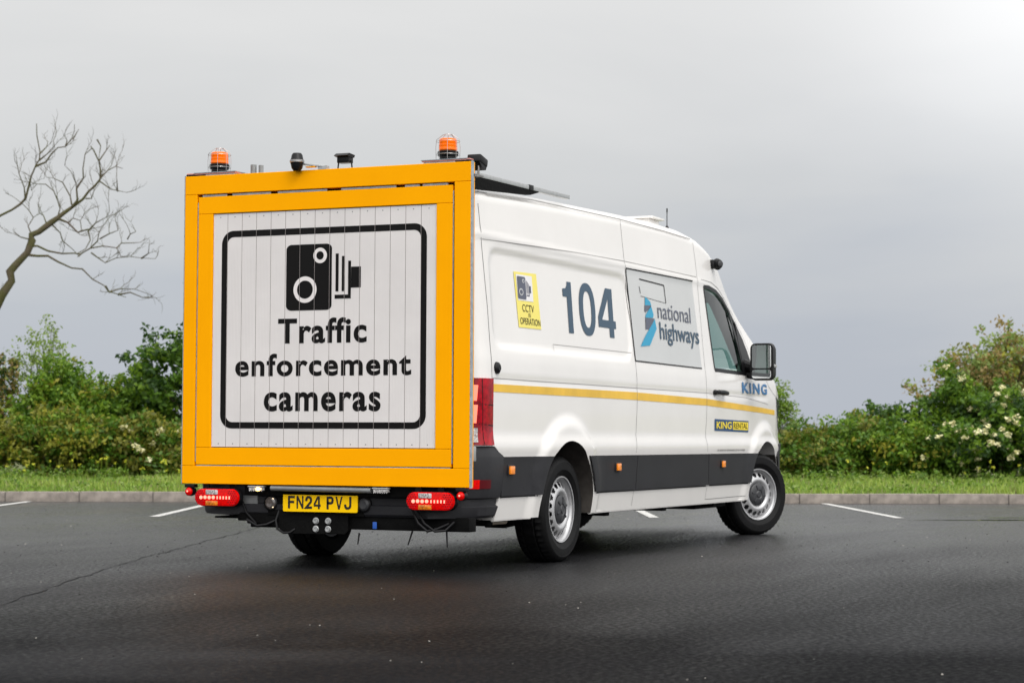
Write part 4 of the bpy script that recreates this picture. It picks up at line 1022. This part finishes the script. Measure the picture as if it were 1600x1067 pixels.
LM = {'green': leafmat('leaf_green', (.095, .185, .016), (.045, .100, .012)), 'bright': leafmat('leaf_bright', (.165, .260, .020), (.095, .175, .014)),
      'olive': leafmat('leaf_olive', (.190, .195, .026), (.105, .115, .020)), 'dark': leafmat('leaf_dark', (.038, .085, .014), (.018, .045, .010)),
      'yellow': leafmat('leaf_yellow_green', (.290, .270, .030), (.180, .200, .026)), 'brown': leafmat('leaf_bronze', (.330, .235, .095), (.185, .145, .050)),
      'pale': leafmat('leaf_pale', (.24, .31, .09), (.15, .22, .05)), 'flower': leafmat('flower_cream', (.80, .76, .50), (.65, .62, .34), .2)}
barkm = mat('bark', (.085, .065, .042), .9, var=.5, vscale=14, bump=.8, bscale=40, col2=(.05, .055, .02))
twigm = mat('bare_bark', (.070, .052, .036), .9, var=.45, vscale=4, bump=.7, bscale=30, col2=(.060, .062, .010))
def leaves(rng, C, sizes, spread, per, upb=.35, asp_=.55):
    """C: clump centres (n,3); returns verts (n*per*4,3) and clump index per leaf"""
    n = len(C); idx = np.repeat(np.arange(n), per); m_ = len(idx)
    d = rng.normal(size=(m_, 3)); d /= np.linalg.norm(d, axis=1)[:, None]; r = spread * rng.random(m_)[:, None] ** .5
    P = C[idx] + d * r * np.array([1, 1, .75])
    nrm = rng.normal(size=(m_, 3)) + np.array([0, 0, upb*2]) + d*.5; nrm /= np.linalg.norm(nrm, axis=1)[:, None]
    t1 = np.cross(nrm, rng.normal(size=(m_, 3))); t1 /= np.linalg.norm(t1, axis=1)[:, None]; t2 = np.cross(nrm, t1)
    s = (sizes[0] + (sizes[1]-sizes[0]) * rng.random(m_))[:, None]
    V = np.stack([P - t1*s, P - t2*s*asp_ + nrm*s*.12, P + t1*s, P + t2*s*asp_ + nrm*s*.12], axis=1)
    return V.reshape(-1, 3), idx
def quadmesh(name, V, mi, ms, parent=None):
    nq = len(V)//4; me = bpy.data.meshes.new(name); me.vertices.add(len(V)); me.vertices.foreach_set('co', V.astype(np.float32).ravel())
    me.loops.add(nq*4); me.loops.foreach_set('vertex_index', np.arange(nq*4, dtype=np.int32)); me.polygons.add(nq); me.polygons.foreach_set('loop_start', np.arange(0, nq*4, 4, dtype=np.int32))
    me.polygons.foreach_set('loop_total', np.full(nq, 4, dtype=np.int32)); me.polygons.foreach_set('material_index', mi.astype(np.int32)); me.update()
    o = bpy.data.objects.new(name, me); COL.objects.link(o)
    for q in ms: me.materials.append(q)
    if parent: o.parent = parent
    return o
def shrub(name, label, cat, a, b, wd, dp, h, mix, n_cl=520, per=22, size=(.028, .052), seed=0, base=0.0, spread=.15, flowers=0, stems=5, blobs=9, group=None, hollow=.45, lumps=1.0, trunk=.03, tall=None):
    rng = np.random.default_rng(seed); root = empty(name, at(a, b, zg(b)))
    tag(root, label, cat, group)
    B = []
    for k in range(blobs):
        fx = rng.uniform(-1, 1); fz = rng.uniform(.0, 1.0)
        ht = h * (1 - .35*abs(fx)**2) if tall is None else h * tall(fx)
        rx = wd * rng.uniform(.22, .36); rz = ht * rng.uniform(.20, .34); z = base*h + rz + (ht - base*h - 2*rz) * fz
        B.append((fx*(wd/2-rx*.6), rng.uniform(-1, 1)*dp*.22, z, rx, dp*rng.uniform(.28, .42), rz))
    B.append((0, 0, base*h + (1-base)*h*.45, wd*.34, dp*.38, (1-base)*h*.46))
    cs = []
    while len(cs) < n_cl:
        q = B[rng.integers(len(B))]; d = rng.normal(size=3); d /= np.linalg.norm(d); rr_ = hollow + (1.03-hollow)*rng.random()**.55
        rr_ *= 1 + .16*lumps*math.sin(7*d[0]+seed+5*d[2])
        p = (q[0]+d[0]*q[3]*rr_, q[1]+d[1]*q[4]*rr_, q[2]+d[2]*q[5]*rr_)
        if p[2] < .02: continue
        cs.append(p)
    cs = np.array(cs); W_ = cs[:, :1]*np.array([[EH.x, EH.y, 0]]) + cs[:, 1:2]*np.array([[NH.x, NH.y, 0]]) + cs[:, 2:3]*np.array([[0, 0, 1]])
    V, idx = leaves(rng, W_, size, spread, per)
    # let each clump be one kind of leaf with the odd stray leaf
    kinds = [k for k, _ in mix]; pr = np.array([w for _, w in mix]); pr = pr/pr.sum()
    cm = rng.choice(len(kinds), size=n_cl, p=pr); lm = cm[idx]; st = rng.random(len(lm)) < .2; lm[st] = rng.choice(len(kinds), size=st.sum(), p=pr)
    quadmesh('crown', V, lm, [LM[k] for k in kinds], root)
    if flowers:
        sel = W_[rng.choice(n_cl, flowers*3, replace=False)]
        tocam = np.array([-NH.x, -NH.y, .25]); sel = sel[np.argsort(-(sel @ tocam))][:flowers] + tocam*.17
        V, idx = leaves(rng, sel, (.018, .034), .060, 22, .9, .9); quadmesh('flower_heads', V, np.zeros(len(idx)), [LM['flower']], root)
    bm = bmesh.new(); rnd = random.Random(seed)
    for k in range(stems):
        x = rnd.uniform(-.2, .2)*wd; y = rnd.uniform(-.15, .15)*dp; tip = W_[rnd.randrange(n_cl)]
        p0 = EH*x*.4 + NH*y*.4 + Vector((0, 0, -.05)); p3 = Vector(tip); p1 = p0.lerp(p3, .35) + Vector((rnd.uniform(-.05, .05), rnd.uniform(-.05, .05), .10*h)); p2 = p0.lerp(p3, .7) + Vector((rnd.uniform(-.06, .06), rnd.uniform(-.06, .06), .06*h))
        tube(bm, [p0, p1, p2, p3], [trunk, trunk*.75, trunk*.5, trunk*.2], 6)
        for _ in range(2):
            t2_ = Vector(W_[rnd.randrange(n_cl)]); tube(bm, [p1, p1.lerp(t2_, .5) + Vector((0, 0, .05*h)), t2_], [trunk*.55, trunk*.35, trunk*.12], 5)
    link('stems', bm, barkm, root, 40)
    return root
HG = 'bushes of the hedge beyond the verge'
# left of the van
shrub('hedge_bush', 'low olive-green bush at the left edge of the photo, in front of the ivy-covered trunk', 'bush', -7.6, 6.0, 2.0, 1.6, 1.35, [('olive', 4), ('yellow', 3), ('bright', 3)], 620, 24, seed=11, group=HG)
shrub('hedge_bush', 'tall bright green bush left of the van with an uneven top', 'bush', -6.05, 6.7, 1.9, 1.6, 2.02, [('bright', 5), ('green', 4), ('yellow', 1)], 760, 24, seed=12, group=HG)
shrub('hedge_bush', 'olive bush with yellowish tips below the bright green bush', 'bush', -6.3, 5.6, 2.0, 1.2, 1.12, [('olive', 3), ('yellow', 3), ('green', 3), ('bright', 2)], 560, 24, seed=13, group=HG)
shrub('oak_tree', 'dark green small oak beside the left edge of the yellow sign', 'tree', -4.05, 6.7, 2.4, 1.9, 3.35, [('green', 5), ('dark', 3), ('bright', 2)], 760, 24, (.034, .062), seed=14, stems=7, hollow=.55, trunk=.05, blobs=14, tall=lambda f: .95 - .30*max(0, -f))
shrub('hedge_bush', 'green rounded bush between the bright green bush and the small oak', 'bush', -5.15, 6.9, 1.5, 1.4, 1.80, [('green', 5), ('bright', 3), ('dark', 2)], 560, 24, seed=25, group=HG)
shrub('flowering_bush', 'low dull green bush with a few cream flowers below the small oak', 'bush', -4.95, 5.5, 1.8, 1.2, .95, [('olive', 5), ('green', 4), ('yellow', 1)], 520, 24, seed=15, flowers=12)
shrub('hedge_bush', 'small brownish-green bush low beside the left lower corner of the sign', 'bush', -4.0, 5.4, 1.2, 1.1, .72, [('olive', 4), ('brown', 1), ('green', 4)], 380, 24, seed=16, group=HG)
shrub('willow_sapling', 'thin pale green sapling rising behind the bushes at far left', 'tree', -6.85, 8.2, 1.35, 1.0, 2.85, [('pale', 6), ('bright', 2)], 230, 9, (.024, .042), seed=17, stems=14, base=.25, spread=.12, hollow=.2, trunk=.016, blobs=12)
shrub('hedge_bush', 'shaded olive bush growing behind the far left bushes', 'bush', -8.4, 7.4, 1.6, 1.4, 1.9, [('olive', 5), ('brown', 2), ('green', 2)], 420, 22, seed=18, group=HG)
# hidden behind the van from the photograph's side
for i, (a, b, w_, h_) in enumerate(((-2.6, 6.4, 2.2, 1.9), (-.9, 6.2, 2.2, 1.5), (.8, 6.5, 2.0, 1.4), (2.4, 6.2, 2.2, 1.3))):
    shrub('hedge_bush', ['tall green hedge bush behind the sign of the van', 'green hedge bush behind the rear half of the van', 'dull green hedge bush behind the middle of the van', 'low green hedge bush behind the cab of the van'][i], 'bush', a, b, w_, 1.6, h_, [('green', 4), ('olive', 3), ('dark', 2)], 300, 22, seed=40+i, group=HG)
# right of the van
shrub('hedge_bush', 'olive-brown bush beside the front bumper of the van', 'bush', 5.15, 6.0, 1.5, 1.3, 1.02, [('olive', 4), ('green', 5)], 560, 24, seed=21, group=HG)
shrub('hawthorn_sapling', 'small light green sapling poking up above the hedge beside the door mirror', 'tree', 5.15, 7.0, .62, .5, 1.62, [('pale', 3), ('bright', 4)], 130, 12, (.022, .036), seed=22, stems=6, base=.45, spread=.09, hollow=.2, trunk=.012)
shrub('hedge_bush', 'mid green bush right of the van with a brownish top', 'bush', 6.15, 6.2, 1.5, 1.5, 1.18, [('green', 5), ('olive', 2), ('bright', 2)], 640, 24, seed=23, group=HG)
shrub('hedge_bush', 'yellow-green bush at the middle of the right-hand hedge', 'bush', 6.95, 5.8, 1.4, 1.3, 1.12, [('bright', 4), ('yellow', 2), ('green', 4)], 600, 24, seed=24, group=HG)
shrub('hedge_bush', 'rounded dark green bush behind the yellow-green one in the right-hand hedge', 'bush', 6.9, 7.2, 1.5, 1.4, 1.36, [('green', 5), ('dark', 3), ('olive', 2)], 560, 24, seed=26, group=HG)
shrub('elder_bush', 'leafy green elder with cream flower heads in front of the bronze-leaved tree', 'bush', 8.35, 5.7, 2.2, 1.7, 1.62, [('green', 5), ('dark', 3), ('bright', 2)], 900, 24, (.032, .058), seed=27, flowers=80, stems=6)
shrub('elder_bush', 'narrow elder with flower heads at the left shoulder of the bronze-leaved tree', 'bush', 7.80, 6.6, 1.1, 1.2, 2.0, [('green', 5), ('bright', 3), ('dark', 2)], 420, 24, (.032, .056), seed=28, flowers=22, stems=5)
shrub('elder_bush', 'elder with flower heads running out of the photo at the right edge', 'bush', 9.7, 5.8, 1.9, 1.6, 1.5, [('green', 5), ('dark', 3), ('bright', 1)], 620, 24, (.032, .058), seed=29, flowers=36, stems=6)
shrub('bronze_tree', 'tall tree with bronze and pale leaves at the right edge', 'tree', 9.15, 7.6, 3.0, 2.2, 2.70, [('brown', 5), ('olive', 2), ('pale', 4), ('yellow', 1)], 820, 22, (.030, .052), seed=30, stems=10, base=.25, hollow=.5, trunk=.05, blobs=14, tall=lambda f: 1.0 - .30*max(0, -f) - .05*f)

for i, (a, b, w_, h_, mx_) in enumerate(((-10.4, 6.2, 2.4, 1.8, 'green'), (-12.6, 6.4, 2.4, 1.6, 'olive'), (-15.0, 6.2, 2.6, 2.0, 'green'), (11.8, 6.1, 2.4, 1.7, 'green'), (14.0, 6.3, 2.5, 1.5, 'olive'), (16.4, 6.2, 2.6, 1.8, 'bright'))):
    shrub('hedge_bush', ['green bush in the hedge just out of the photo on the left', 'olive bush in the hedge two bushes out of the photo on the left', 'tall green bush at the far left end of the hedge', 'green bush in the hedge just out of the photo on the right', 'olive bush in the hedge two bushes out of the photo on the right', 'bright green bush at the far right end of the hedge'][i], 'bush', a, b, w_, 1.6, h_, [(mx_, 4), ('olive', 3), ('dark', 2)], 300, 20, seed=60+i, group=HG)
# far-off trees across the fields, one low mass
rng = np.random.default_rng(5); n = 2600; aa = rng.uniform(-190, 190, n); hh_ = np.array([2.0 + 1.1*noise.noise(Vector((a*.06, 3, 0))) + .5*noise.noise(Vector((a*.3, 9, 0))) for a in aa])
cc = np.stack([P0.x+EH.x*aa+NH.x*170, P0.y+EH.y*aa+NH.y*170, .2 + hh_*rng.random(n)**.8], 1); V, idx = leaves(rng, cc, (.18, .40), .7, 8)
o = quadmesh('distant_woodland', V, rng.integers(0, 2, len(idx)), [LM['dark'], LM['green']]); tag(o, 'low dark line of far-off trees beyond the hedge', 'woodland', None, 'stuff')

# bare dead tree: limbs first, then twigs grown off them
LIMBS = [[(-0.22,0.1),(-0.24,0.9),(-0.27,1.6),(-0.3,2.2),(-0.3,2.75),(-0.13,3.1),(0.03,3.32),(0.0,3.47),(0.09,3.58),(0.26,3.78),(0.34,3.99),(0.33,4.07),(0.45,4.13),(0.65,4.28),(0.74,4.35)],[(0.74,4.35),(0.85,4.44),(0.98,4.54),(1.14,4.67),(1.33,4.89),(1.41,5.0),(1.39,5.29),(1.29,5.48),(1.25,5.54)],[(1.41,5.0),(1.53,5.15),(1.65,5.23),(1.76,5.2)],[(0.98,4.54),(1.06,4.65),(1.05,4.83),(1.16,5.0),(1.15,5.15),(1.18,5.38),(1.29,5.48)],[(1.41,4.96),(1.59,4.83),(1.7,4.8),(1.87,4.76)],[(1.7,4.8),(1.7,5.03)],[(1.39,5.29),(1.51,5.49),(1.55,5.57)],[(1.36,5.64),(1.42,5.54),(1.39,5.32)],[(0.74,4.35),(0.78,4.51),(0.68,4.8),(0.54,4.9),(0.4,4.91),(0.31,4.8)],[(0.97,4.57),(0.94,4.71),(0.8,4.94),(0.65,5.02),(0.54,5.03)],[(1.06,4.65),(1.04,4.91),(0.97,5.09),(0.88,5.18)],[(1.19,4.68),(1.29,4.67),(1.33,4.8),(1.42,4.91)],[(0.74,4.35),(0.91,4.28),(1.08,4.12),(1.25,4.16),(1.29,3.99),(1.22,3.84),(1.09,3.76)],[(0.91,4.28),(0.99,4.36),(1.11,4.31),(1.14,4.16),(1.08,4.12)],[(0.65,4.25),(0.78,4.12),(0.82,3.99),(0.97,3.86),(1.08,3.74)],[(0.35,3.89),(0.43,3.89),(0.6,3.82),(0.82,3.78),(1.02,3.78),(1.12,3.77),(1.28,3.87),(1.48,3.91),(1.7,3.87),(1.77,3.74)],[(1.7,3.87),(1.76,3.96),(1.96,3.97),(2.06,3.99)],[(1.28,3.87),(1.39,3.99),(1.42,4.13),(1.53,4.28)],[(1.29,3.8),(1.52,3.63),(1.7,3.71),(1.93,3.74),(2.1,3.71),(2.33,3.7)],[(2.1,3.71),(2.22,3.78),(2.24,3.87)],[(1.12,3.77),(1.09,3.71)],[(1.42,4.02),(1.59,4.1),(1.73,4.16),(1.68,4.36)],[(1.25,4.16),(1.36,4.28),(1.53,4.36),(1.59,4.45)],[(1.87,4.02),(1.93,4.1),(2.02,4.13)],[(0.3,3.74),(0.43,3.73),(0.6,3.73),(0.77,3.64),(0.98,3.54),(1.16,3.52),(1.33,3.36),(1.51,3.26),(1.58,3.16),(1.73,3.12),(1.87,3.07)],[(1.58,3.16),(1.76,3.22),(1.99,3.22),(2.19,3.15)],[(1.73,3.12),(1.93,3.16),(2.13,3.07),(2.29,3.07)],[(1.53,3.26),(1.58,3.16)],[(0.33,4.07),(0.27,4.22),(0.35,4.36),(0.28,4.48),(0.17,4.58),(0.0,4.71)],[(0.34,3.99),(0.17,4.03),(0.09,4.1)],[(0.58,4.24),(0.51,4.39),(0.43,4.45)],[(-0.2,2.7),(-0.5,3.2),(-0.75,3.8),(-0.45,4.22),(-0.17,4.39),(0.0,4.48),(0.14,4.58),(0.22,4.67),(0.26,4.83),(0.3,5.03),(0.37,5.2),(0.43,5.32),(0.43,5.44),(0.38,5.7),(0.37,5.9)],[(0.37,5.19),(0.54,5.26),(0.64,5.39),(0.74,5.49),(0.85,5.51),(0.97,5.64),(1.01,5.76),(1.01,5.87)],[(0.43,5.29),(0.57,5.39),(0.67,5.51),(0.67,5.61)],[(0.43,5.38),(0.53,5.52),(0.54,5.62)],[(0.22,4.67),(0.21,4.84),(0.13,5.06),(0.1,5.2),(0.09,5.35)],[(0.97,5.64),(1.06,5.81)],[(0.85,5.51),(0.88,5.61),(0.84,5.7)]]
rt_ = empty('dead_tree', at(-7.35, 7.6, 0)); tag(rt_, 'leafless dead tree with crooked grey-brown branches at the left edge', 'tree')
rnd = random.Random(9); bt, bb_ = bmesh.new(), bmesh.new()
R0 = {0: (.13, .040), 1: (.034, .008), 15: (.020, .006), 24: (.022, .005), 31: (.050, .006), 3: (.018, .006), 12: (.020, .007), 32: (.017, .004)}
def wob(p, s): return p + Vector((rnd.uniform(-s, s), rnd.uniform(-s, s), rnd.uniform(-s, s)))
def twig(p, d, l, r, lvl):
    pts = [p]; n = 4
    for k in range(n):
        d = (d + Vector((rnd.uniform(-.4, .4), rnd.uniform(-.4, .4), rnd.uniform(-.25, .4)))).normalized(); pts.append(pts[-1] + d*l/n)
        if lvl > 0 and rnd.random() < .8: twig(pts[-1], (d + Vector((rnd.uniform(-1, 1), rnd.uniform(-.8, .8), rnd.uniform(-.5, .9)))).normalized(), l*.55, r*.6, lvl-1)
    tube(bb_, pts, [r*(1-.6*k/n) for k in range(n+1)], 5, caps=False)
for i, l in enumerate(LIMBS):
    r0, r1 = R0.get(i, (.013, .004)); n = len(l); dep = rnd.uniform(-.25, .25); pts = []
    for k, (u, z) in enumerate(l):
        f = k/(n-1); yy = 0 if i == 0 else dep*f
        pts.append(EH*u + NH*yy + Vector((0, 0, z)))
    fine = []
    for a, b in zip(pts, pts[1:]):
        seg_ = max(1, int((b-a).length/.14))
        for k in range(seg_):
            q = a.lerp(b, k/seg_); fine.append(wob(q, .017) if k else wob(q, .006))
    fine.append(pts[-1]); m_ = len(fine); tgt = bt if i in (0,) else bb_
    zs_ = [(r0 + (r1-r0)*(k/(m_-1))**(.7 if i else .9)) * (1 + rnd.uniform(-.10, .22)) for k in range(m_)]
    tube(tgt, fine, zs_, 8 if r0 > .03 else 6)
    if i in (0,): continue
    for k in range(1, m_):
        if rnd.random() < (.50 if r0 > .016 else .85):
            d = (fine[k]-fine[k-1]).normalized(); side_ = EH*rnd.uniform(-.8, .8) + NH*rnd.uniform(-.6, .6) + Vector((0, 0, rnd.uniform(-.1, 1)))
            twig(fine[k], (d*.6 + side_).normalized(), rnd.uniform(.12, .42), .0055, 2 if rnd.random() < .5 else 1)
link('trunk', bt, twigm, rt_, 50); link('branches', bb_, twigm, rt_, 50)
# ivy on its lower trunk
rng = np.random.default_rng(3); zz = rng.random(170)*1.75+.35; an = rng.random(170)*6.28
cc = np.stack([-.02+.13*np.cos(an), .13*np.sin(an), zz], 1); cc = cc[:, :1]*np.array([[EH.x, EH.y, 0]])+cc[:, 1:2]*np.array([[NH.x, NH.y, 0]])+cc[:, 2:]*np.array([[0, 0, 1]])
V, idx = leaves(rng, cc, (.025, .045), .08, 14); quadmesh('ivy', V, rng.integers(0, 3, len(idx)), [LM['brown'], LM['dark'], LM['olive']], rt_)

# grass on the verge
rng = np.random.default_rng(77); n = 60000
aa = rng.uniform(-12.5, 13.5, n); b_ = .16 + (6.6-.16)*rng.random(n)**1.25
nzv = np.array([noise.noise(Vector((a*.8, b*.8, 0))) for a, b in zip(aa, b_)])
hh = (.042 + .060*rng.random(n))*(1+.7*nzv)*np.where(b_ > 5.4, 1.25, 1.0)*np.where(b_ < .35, .75, 1.0)
base = np.stack([P0.x+EH.x*aa+NH.x*b_, P0.y+EH.y*aa+NH.y*b_, np.array([zg(b) for b in b_])-.01], 1)
an = rng.random(n)*6.28; wd_ = (.004+.006*rng.random(n))[:, None]; dr = np.stack([np.cos(an), np.sin(an), np.zeros(n)], 1); ln = rng.normal(size=(n, 3))*.35; ln[:, 2] = 1
top = base + ln*hh[:, None]; V = np.stack([base-dr*wd_*1.4, base+dr*wd_*1.4, top+dr*wd_*.35, top-dr*wd_*.35], 1).reshape(-1, 3)
gm = (nzv + rng.normal(size=n)*.25 > .05).astype(int) + (rng.random(n) < .10)*2
GM = [leafmat('grass_green', (.170, .270, .035), (.115, .200, .026), .3), leafmat('grass_light', (.26, .34, .06), (.18, .26, .045), .3), leafmat('grass_straw', (.26, .25, .12), (.16, .16, .06), .3)]
o = quadmesh('grass', V, np.minimum(gm, 2), GM); tag(o, 'green grass growing on the verge behind the kerb', 'grass', None, 'stuff')
# broad-leaved weeds at the foot of the hedge and along the kerb, a few with yellow heads
n = 900; aa = rng.uniform(-12, 12.5, n); b_ = np.where(rng.random(n) < .6, rng.uniform(4.0, 5.6, n), rng.uniform(.3, 4, n))
cc = np.stack([P0.x+EH.x*aa+NH.x*b_, P0.y+EH.y*aa+NH.y*b_, np.array([zg(b) for b in b_])+.05+.10*rng.random(n)*(b_ > 4)], 1)
V, idx = leaves(rng, cc, (.018, .038), .085, 16, .5); o = quadmesh('low_weeds', V, rng.integers(0, 3, len(idx)), [LM['bright'], LM['green'], LM['pale']]); tag(o, 'leafy weeds low along the foot of the hedge', 'weeds', None, 'stuff')
n = 46; aa = np.concatenate([rng.uniform(-8.0, -4.0, 34), rng.uniform(5, 9, 12)]); b_ = rng.uniform(3.6, 5.0, n)
ylm = leafmat('weed_flower_yellow', (.60, .58, .04), (.40, .45, .04), .2)
cc = np.stack([P0.x+EH.x*aa+NH.x*b_, P0.y+EH.y*aa+NH.y*b_, np.array([zg(b) for b in b_])+rng.uniform(.14, .34, n)], 1)
V, idx = leaves(rng, cc, (.010, .020), .030, 12, .5); bm = bmesh.new()
for c in cc: tube(bm, [(c[0], c[1], .12), (c[0]+.01, c[1], c[2])], .003, 4)
ws = link('yellow_weeds', bm, LM['bright'], None, None); tag(ws, 'scattered stalks of yellow-flowered weeds in the verge', 'weeds', None, 'stuff')
quadmesh('flower_heads', V, np.zeros(len(idx)), [ylm], ws)
# grit and small stones lying on the tarmac
bm = bmesh.new(); rnd = random.Random(21)
for k in range(900):
    D_ = rnd.uniform(5.5, 24); lat = rnd.uniform(-.27, .27)*D_; x = -12.758 + .914*D_ + .405*lat; y = -6.253 + .405*D_ - .914*lat
    if at(0, 0).x and (Vector((x, y, 0))-P0).dot(NH) > -.1: continue
    r = rnd.uniform(.0015, .0045) * (1 if D_ < 14 else 1.5); mi = 0 if rnd.random() < .88 else 1
    v0 = bmesh.ops.create_icosphere(bm, subdivisions=1, radius=r)['verts']
    for v in v0: v.co = Vector((v.co.x*rnd.uniform(.8, 1.3), v.co.y*rnd.uniform(.8, 1.3), v.co.z*.6)) + Vector((x, y, r*.4))
    for f in {f for v in v0 for f in v.link_faces}: f.material_index = mi
o = link('grit', bm, [mat('dark_grit', (.012, .011, .010), .8), mat('pale_grit', (.40, .38, .34), .8)], None, None); tag(o, 'scattered grit and tiny stones lying on the asphalt', 'grit', None, 'stuff')
